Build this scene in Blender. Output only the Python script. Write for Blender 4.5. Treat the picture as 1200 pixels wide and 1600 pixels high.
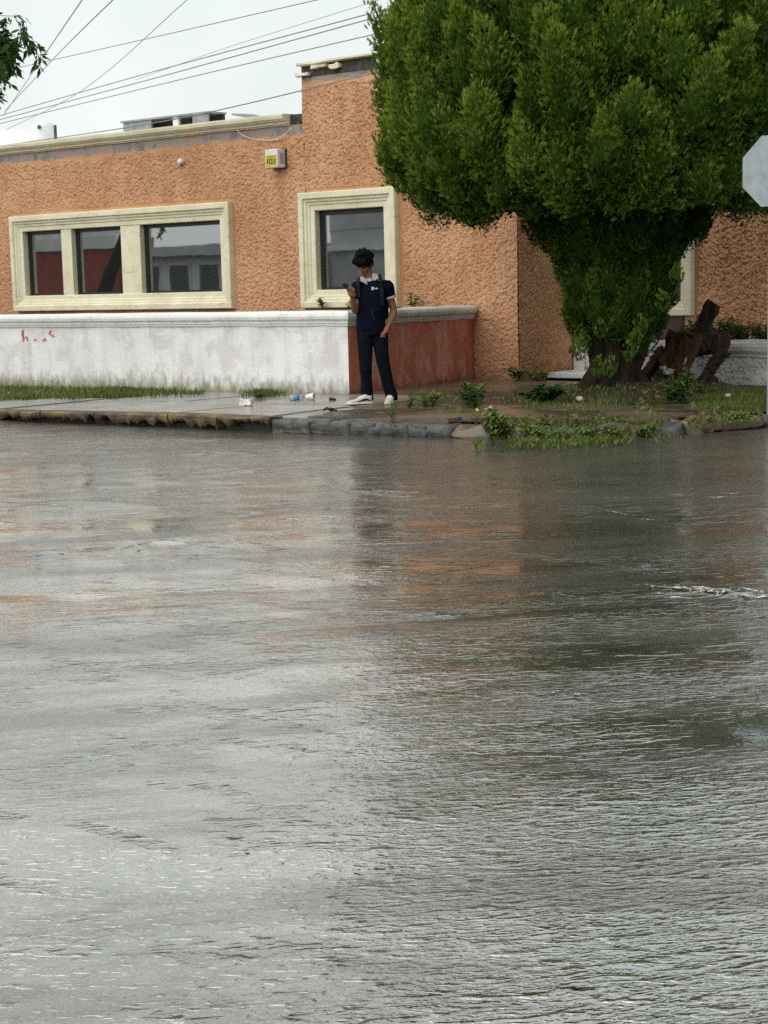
import bpy, bmesh, math, random
import numpy as np
from mathutils import Vector, Matrix

for o in list(bpy.data.objects): bpy.data.objects.remove(o)
S = bpy.context.scene
C = S.collection
R_ = random.Random(7)

# ------------------------------------------------------------------ camera
# World axes: X along the orange facade (to the right), Y into the building, Z up,
# origin at the foot of the garden wall's street corner.
F_PX, PITCH, ROLL, YAW, CAM_H = 2560.0, 0.1366, -0.0231, 0.679, 1.43
CAM = np.array([13.003, -15.485, CAM_H])
_w = np.array([math.cos(YAW), -math.sin(YAW), 0]); _n = np.array([math.sin(YAW), math.cos(YAW), 0])
def _loc(v): return np.array([v @ _w, v @ _n, v[2]])
_F = np.array([0, math.cos(PITCH), -math.sin(PITCH)]); _X = np.array([1., 0, 0]); _U = np.array([0, math.sin(PITCH), math.cos(PITCH)])
RT = _loc(math.cos(ROLL) * _X + math.sin(ROLL) * _U); UP = _loc(-math.sin(ROLL) * _X + math.cos(ROLL) * _U); FW = _loc(_F)
cd = bpy.data.cameras.new('camera'); cam = bpy.data.objects.new('camera', cd); C.objects.link(cam)
cam.matrix_world = Matrix(((RT[0], UP[0], -FW[0], CAM[0]), (RT[1], UP[1], -FW[1], CAM[1]), (RT[2], UP[2], -FW[2], CAM[2]), (0, 0, 0, 1)))
cd.sensor_fit = 'HORIZONTAL'; cd.sensor_width = 36; cd.lens = F_PX / 1200 * 36
cd.clip_start = 0.05; cd.clip_end = 2000
S.camera = cam
S.cycles.max_bounces = 6; S.cycles.diffuse_bounces = 3; S.cycles.transmission_bounces = 4; S.cycles.use_denoising = False; S.cycles.caustics_reflective = False; S.cycles.caustics_refractive = False
S.render.resolution_x = 768; S.render.resolution_y = 1024

# ------------------------------------------------------------------ sky, sun, exposure
SUN_DIR = Vector((-0.20, -0.85, 0.80)).normalized()       # towards the sun, in front of the facade and high
W = bpy.data.worlds.new('World'); S.world = W; W.use_nodes = True
nt = W.node_tree; nt.nodes.clear()
sky = nt.nodes.new('ShaderNodeTexSky'); sky.sky_type = 'NISHITA'; sky.sun_disc = False
sky.sun_elevation = math.asin(SUN_DIR.z); sky.sun_rotation = math.atan2(SUN_DIR.x, SUN_DIR.y)
sky.air_density = 1.0; sky.dust_density = 4.0
mx = nt.nodes.new('ShaderNodeMix'); mx.data_type = 'RGBA'; mx.inputs[0].default_value = 0.96
cl = nt.nodes.new('ShaderNodeTexNoise'); cl.inputs['Scale'].default_value = 5; cl.inputs['Detail'].default_value = 3
cr = nt.nodes.new('ShaderNodeValToRGB')
cr.color_ramp.elements[0].position = 0.3; cr.color_ramp.elements[0].color = (6.1, 6.6, 6.6, 1)
cr.color_ramp.elements[1].position = 0.7; cr.color_ramp.elements[1].color = (7.5, 7.95, 7.85, 1)
bg = nt.nodes.new('ShaderNodeBackground'); bg.inputs['Strength'].default_value = 0.1
wo = nt.nodes.new('ShaderNodeOutputWorld')
tcw = nt.nodes.new('ShaderNodeTexCoord')
nt.links.new(tcw.outputs['Generated'], cl.inputs['Vector']); nt.links.new(cl.outputs['Fac'], cr.inputs['Fac'])
nt.links.new(sky.outputs['Color'], mx.inputs[6]); nt.links.new(cr.outputs['Color'], mx.inputs[7])
nt.links.new(mx.outputs[2], bg.inputs['Color']); nt.links.new(bg.outputs[0], wo.inputs['Surface'])
sl = bpy.data.lights.new('sun', 'SUN'); sl.energy = 1.5; sl.angle = math.radians(80); sl.color = (1, .97, .92)
so = bpy.data.objects.new('sun', sl); C.objects.link(so); so.location = (0, -10, 20)
so.rotation_euler = (-SUN_DIR).to_track_quat('-Z', 'Y').to_euler()
S.view_settings.view_transform = 'Standard'; S.view_settings.look = 'None'
S.view_settings.exposure = 0.36; S.view_settings.gamma = 1
S.view_settings.use_curve_mapping = False

# ------------------------------------------------------------------ helpers
def ray(px, py):
    d = FW + (px - 600) / F_PX * RT + (800 - py) / F_PX * UP
    return d
def at_z(px, py, z): d = ray(px, py); return CAM + d * ((z - CAM[2]) / d[2])
def at_v(px, py, v): d = ray(px, py); return CAM + d * ((v - CAM[1]) / d[1])
def at_u(px, py, u): d = ray(px, py); return CAM + d * ((u - CAM[0]) / d[0])
def at_d(px, py, dist): d = ray(px, py); return CAM + d * dist

_rng = np.random.default_rng(11)
_L2 = _rng.uniform(-1, 1, (256, 256)); _L3 = _rng.uniform(-1, 1, (48, 48, 48))
def n2(x, y, o=0):
    x = np.asarray(x, float) + o * 17.3; y = np.asarray(y, float) + o * 31.7
    xi = np.floor(x).astype(int); yi = np.floor(y).astype(int); fx = x - xi; fy = y - yi
    fx = fx * fx * fx * (fx * (fx * 6 - 15) + 10); fy = fy * fy * fy * (fy * (fy * 6 - 15) + 10)
    a = _L2[xi % 256, yi % 256]; b = _L2[(xi + 1) % 256, yi % 256]; c = _L2[xi % 256, (yi + 1) % 256]; d = _L2[(xi + 1) % 256, (yi + 1) % 256]
    return (a * (1 - fx) + b * fx) * (1 - fy) + (c * (1 - fx) + d * fx) * fy
def n3(p, s=1.0, o=0):
    q = np.asarray(p, float) * s + o * 7.31
    i = np.floor(q).astype(int); f = q - i; f = f * f * (3 - 2 * f)
    r = 0
    for dx in (0, 1):
        for dy in (0, 1):
            for dz in (0, 1):
                wt = (f[..., 0] if dx else 1 - f[..., 0]) * (f[..., 1] if dy else 1 - f[..., 1]) * (f[..., 2] if dz else 1 - f[..., 2])
                r = r + wt * _L3[(i[..., 0] + dx) % 48, (i[..., 1] + dy) % 48, (i[..., 2] + dz) % 48]
    return r
def sstep(a, b, x): t = np.clip((x - a) / (b - a), 0, 1); return t * t * (3 - 2 * t)

def link(o, parent=None):
    C.objects.link(o)
    if parent is not None: o.parent = parent
    return o
def tag(o, label=None, cat=None, group=None, kind=None):
    if label: o['label'] = label
    if cat: o['category'] = cat
    if group: o['group'] = group
    if kind: o['kind'] = kind
    return o
def thing(name, label, cat, loc=(0, 0, 0), rz=0, group=None):
    o = bpy.data.objects.new(name, None); C.objects.link(o); o.location = Vector(loc); o.rotation_euler = (0, 0, rz)
    o.empty_display_size = .1
    return tag(o, label, cat, group)
def base(o, pts):                      # parent at pts, keep children given in world coordinates
    pass
def mesh_np(name, V, Fa, m, parent=None, smooth=False, sub=None):
    V = np.asarray(V, dtype=np.float32); Fa = np.asarray(Fa, dtype=np.int32)
    me = bpy.data.meshes.new(name); nv = len(V); nf, k = Fa.shape
    me.vertices.add(nv); me.vertices.foreach_set('co', V.ravel())
    me.loops.add(nf * k); me.loops.foreach_set('vertex_index', Fa.ravel())
    me.polygons.add(nf); me.polygons.foreach_set('loop_start', np.arange(0, nf * k, k, dtype=np.int32))
    me.update(calc_edges=True)
    if smooth: me.polygons.foreach_set('use_smooth', np.ones(nf, dtype=bool))
    me.materials.append(m)
    o = bpy.data.objects.new(name, me); link(o, parent)
    return o
def mesh(name, V, Fa, m, parent=None, smooth=False):
    me = bpy.data.meshes.new(name); me.from_pydata([tuple(map(float, v)) for v in V], [], [tuple(map(int, f)) for f in Fa]); me.update()
    if smooth: me.polygons.foreach_set('use_smooth', np.ones(len(me.polygons), dtype=bool))
    me.materials.append(m)
    o = bpy.data.objects.new(name, me); link(o, parent)
    return o
def from_bm(name, bm, m, parent=None, smooth=False):
    bmesh.ops.recalc_face_normals(bm, faces=bm.faces)
    me = bpy.data.meshes.new(name); bm.to_mesh(me); bm.free()
    if smooth: me.polygons.foreach_set('use_smooth', np.ones(len(me.polygons), dtype=bool))
    me.materials.append(m)
    o = bpy.data.objects.new(name, me); link(o, parent)
    return o
def bbox(bm, x0, x1, y0, y1, z0, z1, bev=0):
    r = bmesh.ops.create_cube(bm, size=1)
    for v in r['verts']:
        v.co = Vector((x0 + (x1 - x0) * (v.co.x + .5), y0 + (y1 - y0) * (v.co.y + .5), z0 + (z1 - z0) * (v.co.z + .5)))
    if bev:
        es = {e for v in r['verts'] for e in v.link_edges}
        bmesh.ops.bevel(bm, geom=list(es), offset=bev, segments=2, affect='EDGES', profile=.6)
def box(name, x0, x1, y0, y1, z0, z1, m, parent=None, bev=0):
    bm = bmesh.new(); bbox(bm, x0, x1, y0, y1, z0, z1, bev); return from_bm(name, bm, m, parent)
def frame_of(t):
    t = Vector(t).normalized(); a = Vector((0, 0, 1)) if abs(t.z) < .9 else Vector((0, 1, 0))
    x = t.cross(a).normalized(); y = x.cross(t).normalized(); return x, y
def tube_vf(pts, rad, seg=8, off=0, cap=True, jit=0):
    V, Fa = [], []; n = len(pts); px = None
    for i, p in enumerate(pts):
        p = Vector(p); t = Vector(pts[min(i + 1, n - 1)]) - Vector(pts[max(i - 1, 0)])
        if t.length < 1e-9: t = Vector((0, 0, 1))
        x, y = frame_of(t)
        if px is not None:                                    # parallel transport
            x = (px - t.normalized() * px.dot(t.normalized())); x = x.normalized() if x.length > 1e-6 else frame_of(t)[0]
            y = t.normalized().cross(x)
        else: y = t.normalized().cross(x)
        px = x; r = rad[i] if hasattr(rad, '__len__') else rad
        rx, ry = r if hasattr(r, '__len__') else (r, r)
        for k in range(seg):
            a = 2 * math.pi * k / seg; j = 1 + (R_.uniform(-jit, jit) if jit else 0)
            V.append(p + (x * math.cos(a) * rx + y * math.sin(a) * ry) * j)
    for i in range(n - 1):
        for k in range(seg):
            a = off + i * seg + k; b = off + i * seg + (k + 1) % seg
            Fa.append((a, b, b + seg, a + seg))
    if cap:
        Fa.append(tuple(off + k for k in range(seg))[::-1]); Fa.append(tuple(off + (n - 1) * seg + k for k in range(seg)))
    return V, Fa
def tube(name, pts, rad, m, parent=None, seg=8, smooth=True, jit=0):
    V, Fa = tube_vf(pts, rad, seg, jit=jit); return mesh(name, V, Fa, m, parent, smooth)
def spline(ctrl, n):
    c = [np.array(p, float) for p in ctrl]; c = [2 * c[0] - c[1]] + c + [2 * c[-1] - c[-2]]; out = []
    m = len(c) - 3
    for i in range(n):
        t = i / (n - 1) * m; k = min(int(t), m - 1); f = t - k; a, b, d, e = c[k:k + 4]
        out.append(.5 * ((2 * b) + (-a + d) * f + (2 * a - 5 * b + 4 * d - e) * f * f + (-a + 3 * b - 3 * d + e) * f ** 3))
    return out
def rough_block(name, c, size, m, parent=None, rz=0, amp=.02, sub=4, seed=0, bevel=.25, fr=6):
    """a broken stone: rounded cuboid with uneven faces"""
    bm = bmesh.new(); bmesh.ops.create_cube(bm, size=2)
    bmesh.ops.subdivide_edges(bm, edges=bm.edges, cuts=sub, use_grid_fill=True)
    cs, sn = math.cos(rz), math.sin(rz)
    for v in bm.verts:
        p = v.co.copy(); q = p.normalized() * 1.35; p = p.lerp(q, bevel)
        p = Vector((p.x * size[0] / 2, p.y * size[1] / 2, p.z * size[2] / 2))
        w3 = np.array([p.x, p.y, p.z]) + seed * 3.7
        d = np.array([n3(w3, fr, k) + .5 * n3(w3, fr * 2.3, k + 3) for k in range(3)]) * amp
        p += Vector(d)
        v.co = Vector((c[0] + p.x * cs - p.y * sn, c[1] + p.x * sn + p.y * cs, c[2] + p.z))
    return from_bm(name, bm, m, parent, True)

# ------------------------------------------------------------------ materials
class Mt:
    def __init__(s, name, rough=.7, col=(.5, .5, .5), ior=1.45, metal=0):
        s.m = bpy.data.materials.new(name); s.m.use_nodes = True; s.t = s.m.node_tree
        s.b = s.t.nodes['Principled BSDF']; s.b.inputs['Roughness'].default_value = rough
        s.b.inputs['Base Color'].default_value = (*col, 1); s.b.inputs['IOR'].default_value = ior; s.b.inputs['Metallic'].default_value = metal
        s.tc = s.t.nodes.new('ShaderNodeTexCoord'); s.vec = s.tc.outputs['Object']; s.col = None; s.nrm = None
    def N(s, kind, **kw):
        n = s.t.nodes.new(kind)
        for k, v in kw.items(): setattr(n, k, v)
        return n
    def L(s, a, b): s.t.links.new(a, b)
    def mapped(s, scale=(1, 1, 1), rot=(0, 0, 0), loc=(0, 0, 0)):
        n = s.N('ShaderNodeMapping'); n.inputs['Scale'].default_value = scale; n.inputs['Rotation'].default_value = rot; n.inputs['Location'].default_value = loc
        s.L(s.vec, n.inputs['Vector']); return n.outputs[0]
    def noise(s, scale=5, detail=4, rough=.55, dist=0, vec=None):
        n = s.N('ShaderNodeTexNoise'); n.inputs['Scale'].default_value = scale; n.inputs['Detail'].default_value = detail
        n.inputs['Roughness'].default_value = rough; n.inputs['Distortion'].default_value = dist
        s.L(vec if vec is not None else s.vec, n.inputs['Vector']); return n.outputs['Fac']
    def ramp(s, fac, stops):
        n = s.N('ShaderNodeValToRGB'); e = n.color_ramp.elements
        while len(e) < len(stops): e.new(.5)
        for i, (p, c) in enumerate(stops):
            e[i].position = p; e[i].color = (*c, 1) if hasattr(c, '__len__') else (c, c, c, 1)
        s.L(fac, n.inputs['Fac']); return n.outputs['Color']
    def mix(s, fac, a, b, mode='MIX'):
        n = s.N('ShaderNodeMix', data_type='RGBA', blend_type=mode)
        for inp, v in ((n.inputs[0], fac), (n.inputs[6], a), (n.inputs[7], b)):
            if hasattr(v, 'is_output'): s.L(v, inp)
            elif hasattr(v, '__len__'): inp.default_value = (*v, 1)
            else: inp.default_value = v
        return n.outputs[2]
    def math(s, op, a, b=None, clamp=False):
        n = s.N('ShaderNodeMath', operation=op, use_clamp=clamp)
        for inp, v in zip(n.inputs, (a, b)):
            if v is None: continue
            if hasattr(v, 'is_output'): s.L(v, inp)
            else: inp.default_value = v
        return n.outputs[0]
    def xyz(s):
        n = s.N('ShaderNodeSeparateXYZ'); s.L(s.vec, n.inputs[0]); return n.outputs
    def base(s, c): s.L(c, s.b.inputs['Base Color']); return s
    def roughness(s, c): s.L(c, s.b.inputs['Roughness']); return s
    def bump(s, h, dist=.01, strength=1):
        n = s.N('ShaderNodeBump'); n.inputs['Distance'].default_value = dist; n.inputs['Strength'].default_value = strength
        s.L(h, n.inputs['Height'])
        if s.nrm is not None: s.L(s.nrm, n.inputs['Normal'])
        s.nrm = n.outputs[0]; s.L(s.nrm, s.b.inputs['Normal']); return s

def simple(name, c, rough=.7, var=.25, scale=8, bump=0, bscale=40, metal=0, ior=1.45, spec=.5):
    M = Mt(name, rough, c, ior, metal); M.b.inputs['Specular IOR Level'].default_value = spec
    n = M.noise(scale, 5); lo = tuple(x * (1 - var) for x in c); hi = tuple(min(1, x * (1 + var)) for x in c)
    M.base(M.ramp(n, [(.3, lo), (.7, hi)]))
    if bump: M.bump(M.noise(bscale, 4), bump)
    return M.m

def mk_orange(zband, name):
    M = Mt(name, .82)
    z = M.xyz()[2]
    c = M.ramp(M.noise(1.1, 5), [(.3, (.5, .255, .135)), (.52, (.6, .325, .175)), (.72, (.67, .39, .225))])
    c = M.mix(M.math('MULTIPLY', M.ramp(M.noise(9, 3), [(.5, 0.), (.75, 1.)]), .35), c, (.7, .39, .21))
    # rain-dark streaks with their own shape
    st = M.noise(1, 4, .6, vec=M.mapped((5, 5, .45)))
    c = M.mix(M.math('MULTIPLY', M.ramp(st, [(.48, 0.), (.7, 1.)]), .45), c, (.42, .19, .09))
    # damp and moss near the ground
    g = M.math('ADD', M.math('MULTIPLY', z, -2.2), M.math('MULTIPLY', M.noise(5, 4), 1.5))
    c = M.mix(M.math('MULTIPLY', M.ramp(g, [(-.0, 0.), (.6, 1.)]), .65), c, (.17, .12, .055))
    if zband:   # paint flaked off down to grey render under the parapet moulding
        e = M.math('ADD', M.math('MULTIPLY', M.math('SUBTRACT', z, zband), 7.), M.math('MULTIPLY', M.noise(1, 5, .65, vec=M.mapped((2.2, 2.2, 7))), 1.6))
        k = M.ramp(e, [(.78, 0.), (.86, 1.)])
        gr = M.ramp(M.noise(7, 4), [(.35, (.2, .18, .165)), (.5, (.33, .3, .28)), (.65, (.42, .25, .16))])
        c = M.mix(k, c, gr)
    M.base(c).bump(M.noise(85, 4), .004)
    return M.m
M_orange = mk_orange(3.70, 'orange_stucco'); M_orange_hi = mk_orange(4.42, 'orange_stucco_parapet'); M_orange_pl = mk_orange(0, 'orange_stucco_plain')

def mk_cream():
    M = Mt('cream_moulding', .6)
    c = M.ramp(M.noise(2.5, 5), [(.3, (.7, .645, .44)), (.6, (.82, .775, .57)), (.8, (.86, .83, .67))])
    d = M.ramp(M.noise(1, 5, .6, 1, vec=M.mapped((4, 4, 11))), [(.56, 0.), (.72, 1.)])
    c = M.mix(M.math('MULTIPLY', d, .55), c, (.4, .34, .22))
    M.base(c).bump(M.noise(60, 3), .002); return M.m
M_cream = mk_cream()

def mk_white():
    M = Mt('white_painted_wall', .75)
    z = M.xyz()[2]
    c = M.ramp(M.noise(1, 5, .6, vec=M.mapped((3.2, 3.2, .8))), [(.3, (.72, .71, .69)), (.5, (.85, .84, .825)), (.75, (.91, .905, .89))])
    p = M.ramp(M.noise(2.6, 6, .65, .5), [(.5, 0.), (.58, 1.)])
    c = M.mix(M.math('MULTIPLY', p, .5), c, (.6, .56, .535))
    drip = M.ramp(M.noise(1, 4, .6, vec=M.mapped((14, 14, .7))), [(.55, 0.), (.7, 1.)])
    c = M.mix(M.math('MULTIPLY', drip, .22), c, (.45, .42, .38))
    g = M.math('ADD', M.math('MULTIPLY', z, -3.0), M.math('MULTIPLY', M.noise(1, 5, .7, vec=M.mapped((9, 9, 4))), 2.0))
    c = M.mix(M.math('MULTIPLY', M.ramp(g, [(-.05, 0.), (.75, 1.)]), .9), c, (.2, .175, .1))
    g2 = M.math('ADD', M.math('MULTIPLY', z, -3.5), M.math('MULTIPLY', M.noise(2, 3), 1.5))
    c = M.mix(M.math('MULTIPLY', M.ramp(g2, [(-.1, 0.), (.45, 1.)]), .45), c, (.2, .22, .06))
    M.base(c).bump(M.noise(22, 5), .006); return M.m
M_white = mk_white()
def mk_red():
    M = Mt('red_painted_wall', .6)
    z = M.xyz()[2]
    c = M.ramp(M.noise(2, 5), [(.3, (.42, .12, .075)), (.7, (.56, .19, .13))])
    d = M.ramp(M.noise(1, 5, .65, 1, vec=M.mapped((3, 3, 1.1))), [(.46, 0.), (.58, 1.)])
    c = M.mix(M.math('MULTIPLY', d, .62), c, (.62, .36, .28))
    c = M.mix(M.math('MULTIPLY', M.ramp(M.noise(3.5, 5, .65), [(.52, 0.), (.64, 1.)]), .3), c, (.24, .11, .075))
    g = M.math('ADD', M.math('MULTIPLY', z, -3.5), M.math('MULTIPLY', M.noise(6, 5), 2.0))
    c = M.mix(M.math('MULTIPLY', M.ramp(g, [(.2, 0.), (.7, 1.)]), .7), c, (.1, .06, .035))
    M.base(c).bump(M.noise(30, 5), .006); return M.m
M_red = mk_red()
def mk_coping(name, a, b):
    M = Mt(name, .5)
    c = M.ramp(M.noise(2.4, 5), [(.3, a), (.7, b)])
    d = M.ramp(M.noise(1, 5, .65, vec=M.mapped((9, 9, 3))), [(.55, 0.), (.72, 1.)])
    c = M.mix(M.math('MULTIPLY', d, .4), c, (.33, .32, .28))
    M.base(c).bump(M.noise(45, 4), .003); return M.m
M_cop_w = mk_coping('white_coping', (.8, .795, .76), (.9, .895, .87)); M_cop_g = mk_coping('grey_white_coping', (.5, .52, .5), (.7, .71, .68))
M_cop_old = mk_coping('weathered_coping', (.4, .4, .36), (.72, .72, .68))
def mk_rough_white():
    M = Mt('rough_white_stucco', .8)
    c = M.ramp(M.noise(3, 5), [(.35, (.42, .41, .39)), (.65, (.68, .67, .64))])
    M.base(c).bump(M.noise(60, 4), .005); return M.m
M_rwhite = mk_rough_white()
M_black = simple('black_aluminium', (.02, .02, .022), .35, .2)
def mk_glass():
    M = Mt('reflective_window_glass', .02, (.02, .024, .026), 5.0)
    M.bump(M.noise(1.3, 2), .0007); return M.m
M_glass = mk_glass()
M_dark = simple('dark_rotten_render', (.07, .062, .055), .9, .6, 14, .02, 30)
M_roofw = simple('white_roof_coating', (.78, .78, .77), .6, .1, 3, .004)
M_galv = simple('galvanised_steel', (.26, .30, .31), .4, .14, 12, .0003, 200, metal=.6)
M_tin = simple('weathered_sheet_metal', (.3, .3, .3), .5, .35, 6, metal=.4)
M_board = simple('old_grey_board', (.28, .27, .25), .8, .3, 5)
M_wire = simple('wire_rubber', (.22, .22, .23), .6, .2)
M_plastic = simple('white_plastic', (.75, .74, .7), .45, .12, 12)
M_yellow = simple('yellow_label', (.72, .53, .02), .5, .15, 9)
M_ink = simple('dark_print', (.14, .12, .03), .6, .2)
M_graffiti = simple('red_spray_paint', (.5, .13, .12), .7, .4, 20)

def mk_concrete(name, wet, a, b, dirt):
    M = Mt(name, .4)
    c = M.ramp(M.noise(1.3, 6, .6), [(.3, a), (.52, tuple((x + y) / 2 for x, y in zip(a, b))), (.72, b)])
    c = M.mix(M.math('MULTIPLY', M.ramp(M.noise(4, 6, .65), [(.5, 0.), (.68, 1.)]), dirt), c, (.11, .088, .062))
    c = M.mix(M.math('MULTIPLY', M.ramp(M.noise(130, 2), [(.5, 0.), (.7, 1.)]), .25), c, (.12, .11, .1))
    M.base(c)
    M.roughness(M.ramp(M.noise(1.6, 4), [(.35, wet), (.65, min(1, wet + .3))]))
    M.bump(M.noise(30, 5), .004); return M.m
M_conc = mk_concrete('wet_concrete', .08, (.16, .155, .145), (.3, .285, .26), .45)
M_conc2 = mk_concrete('wet_concrete_pale', .08, (.2, .188, .162), (.33, .307, .265), .45)
M_mudc = mk_concrete('muddy_concrete', .06, (.11, .08, .055), (.19, .145, .1), .55)
def mk_kerbpaint():
    M = Mt('ochre_painted_kerb', .6)
    z = M.xyz()[2]
    c = M.ramp(M.noise(4, 6, .65), [(.38, (.045, .038, .03)), (.52, (.12, .09, .05)), (.66, (.26, .17, .06)), (.78, (.22, .18, .12))])
    M.base(c).bump(M.noise(25, 6, .7), .012); return M.m
M_kerbo = mk_kerbpaint()
M_stone = simple('wet_kerb_stone', (.085, .084, .08), .4, .5, 9, .01, 30)
M_under = simple('dark_earth_under_kerb', (.05, .043, .034), .8, .5, 9, .01, 30)
def mk_soil():
    M = Mt('wet_soil', .5)
    c = M.ramp(M.noise(3, 6, .65), [(.3, (.03, .022, .014)), (.55, (.06, .044, .028)), (.75, (.1, .076, .05))])
    M.base(c).roughness(M.ramp(M.noise(2.5, 4), [(.35, .12), (.6, .7)])); M.bump(M.noise(35, 6, .7), .02); return M.m
M_soil = mk_soil()

def mk_road():
    M = Mt('flooded_asphalt', .3, ior=1.4)
    def tex(size, rot, loc=(0, 0, 0)):           # size along/across a direction in the road plane
        n = M.N('ShaderNodeMapping', vector_type='TEXTURE'); n.inputs['Scale'].default_value = (*size, 1); n.inputs['Rotation'].default_value = (0, 0, rot); n.inputs['Location'].default_value = loc
        M.L(M.vec, n.inputs['Vector']); return n.outputs[0]
    y = M.xyz()[1]
    c = M.ramp(M.noise(.55, 5, .6), [(.3, (.05, .045, .034)), (.7, (.085, .078, .062))])
    grit = M.ramp(M.noise(150, 3, .7), [(.45, .0), (.7, 1.)])
    c = M.mix(M.math('MULTIPLY', grit, .45), c, (.26, .255, .235))
    M.base(c)
    # a thin film at the kerb, a running stream with more chop further out
    def rng_(v0, v1, o0, o1):
        r = M.N('ShaderNodeMapRange', interpolation_type='SMOOTHSTEP'); M.L(y, r.inputs[0])
        for k, v in zip((1, 2, 3, 4), (v0, v1, o0, o1)): r.inputs[k].default_value = v
        return r.outputs[0]
    def wavelet(size, rot, lo, hi, dist=.6, det=1.5):      # isolated crests on otherwise flat water
        n = M.noise(1, det, .5, dist, vec=tex(size, rot)); r = M.N('ShaderNodeMapRange', interpolation_type='SMOOTHERSTEP'); M.L(n, r.inputs[0]); r.inputs[1].default_value = lo; r.inputs[2].default_value = hi
        return r.outputs[0]
    patch = M.ramp(M.noise(1, 3, .55, .6, vec=tex((2.2, .7), .85, (3, 1, 0))), [(.40, .12), (.60, 1.7)])
    calm = M.math('MULTIPLY', patch, rng_(-4.5, -11.0, .2, .62))
    chop = M.math('ADD', calm, rng_(-10.8, -13.2, 0., 1.6))
    a = M.noise(1, 2, .5, .7, vec=tex((.24, .10), .92))
    b = wavelet((.11, .034), .84, .48, .72)
    b2 = wavelet((.06, .022), .66, .5, .74)
    e = M.noise(1, 2, .55, .6, vec=tex((.03, .0125), .90))
    far = M.math('MULTIPLY', M.ramp(M.noise(1, 3, .6, .6, vec=tex((2.6, 1.1), .80, (1, 4, 0))), [(.42, .0), (.56, 1.)]), rng_(-11.5, -8., 0., 1.))
    f1 = wavelet((.34, .11), .80, .50, .76, .8, 2.5); f2 = wavelet((.15, .05), .92, .52, .78, .8, 2.)
    fw = M.math('MULTIPLY', M.math('ADD', M.math('MULTIPLY', f1, .0075), M.math('MULTIPLY', f2, .0036)), far)
    h = M.math('ADD', M.math('ADD', M.math('MULTIPLY', M.math('MULTIPLY', a, .004), calm), fw), M.math('MULTIPLY', M.math('ADD', M.math('MULTIPLY', M.math('ADD', b, M.math('MULTIPLY', b2, .6)), .0030), M.math('MULTIPLY', e, .0022)), chop))
    grain = M.math('MULTIPLY', M.math('ADD', M.math('MULTIPLY', M.noise(55, 2, .6), .0016), M.math('MULTIPLY', M.noise(24, 2, .6), .0022)), M.math('ADD', M.math('MULTIPLY', rng_(-10.5, -13., 0., 1.), .8), .2))   # rain-pocked surface
    M.bump(M.math('ADD', h, grain), 1.0)
    water_n = M.nrm
    M.bump(M.noise(190, 3, .65), .0016)
    gl = M.N('ShaderNodeBsdfGlossy'); M.L(rng_(-4.5, -9.0, .08, .02), gl.inputs['Roughness']); gl.inputs['Color'].default_value = (.97, .98, .96, 1); M.L(water_n, gl.inputs['Normal'])
    fr = M.N('ShaderNodeFresnel'); fr.inputs['IOR'].default_value = 2.0; M.L(water_n, fr.inputs['Normal'])
    fac = M.math('ADD', M.math('MULTIPLY', fr.outputs[0], M.math('MULTIPLY', rng_(-4.5, -11., .75, 1.15), 1.)), rng_(-5., -10.5, .0, .3), True)
    fac = M.math('MULTIPLY', fac, M.ramp(M.noise(1, 4, .62, .5, vec=tex((2.0, .55), .82, (6, 2, 0))), [(.40, .55), (.56, 1.)]))          # standing water over silty asphalt: strong mirror film
    mxs = M.N('ShaderNodeMixShader'); M.L(fac, mxs.inputs[0]); M.L(M.b.outputs[0], mxs.inputs[1]); M.L(gl.outputs[0], mxs.inputs[2]); M.L(mxs.outputs[0], M.t.nodes['Material Output'].inputs['Surface'])
    return M.m
M_road = mk_road()

def mk_leaf(name, stops, rough=.5, trans=.25):
    M = Mt(name, rough + .2); M.b.inputs['Specular IOR Level'].default_value = .12
    at = M.N('ShaderNodeAttribute', attribute_name='tint'); at.attribute_type = 'GEOMETRY'
    M.base(M.ramp(at.outputs['Fac'], stops))
    M.b.inputs['Subsurface Weight'].default_value = 0
    tr = M.N('ShaderNodeBsdfTranslucent'); mxs = M.N('ShaderNodeMixShader'); mxs.inputs[0].default_value = trans
    M.L(M.ramp(at.outputs['Fac'], [(p, tuple(x * 1.2 for x in c)) for p, c in stops]), tr.inputs['Color'])
    out = M.t.nodes['Material Output']
    M.L(M.b.outputs[0], mxs.inputs[1]); M.L(tr.outputs[0], mxs.inputs[2]); M.L(mxs.outputs[0], out.inputs['Surface'])
    return M.m
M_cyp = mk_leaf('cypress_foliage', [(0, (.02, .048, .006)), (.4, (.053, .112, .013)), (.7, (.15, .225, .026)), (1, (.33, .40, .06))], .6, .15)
M_weed = mk_leaf('weed_leaf', [(0, (.03, .075, .018)), (.5, (.07, .14, .03)), (1, (.16, .22, .05))], .45, .25)
M_weedd = mk_leaf('dark_weed_leaf', [(0, (.012, .04, .014)), (.5, (.022, .065, .022)), (1, (.05, .1, .03))], .4, .2)
M_weedy = mk_leaf('pale_weed_leaf', [(0, (.06, .1, .02)), (.5, (.14, .2, .045)), (1, (.28, .3, .1))], .45, .3)
M_grass = mk_leaf('grass_blade', [(0, (.045, .07, .018)), (.5, (.1, .14, .032)), (1, (.24, .23, .08))], .5, .25)
M_willow = mk_leaf('drooping_leaf', [(0, (.02, .06, .012)), (.5, (.04, .1, .02)), (1, (.09, .15, .04))], .4, .25)
def mk_bark(name, a, b, s=8):
    M = Mt(name, .8); M.b.inputs['Specular IOR Level'].default_value = .15
    c = M.ramp(M.noise(1, 6, .65, .6, vec=M.mapped((s * 2.4, s * 2.4, s * .5))), [(.3, a), (.7, b)])
    M.base(c).bump(M.noise(1, 6, .7, .5, vec=M.mapped((s * 4, s * 4, s * .8))), .03); return M.m
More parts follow.
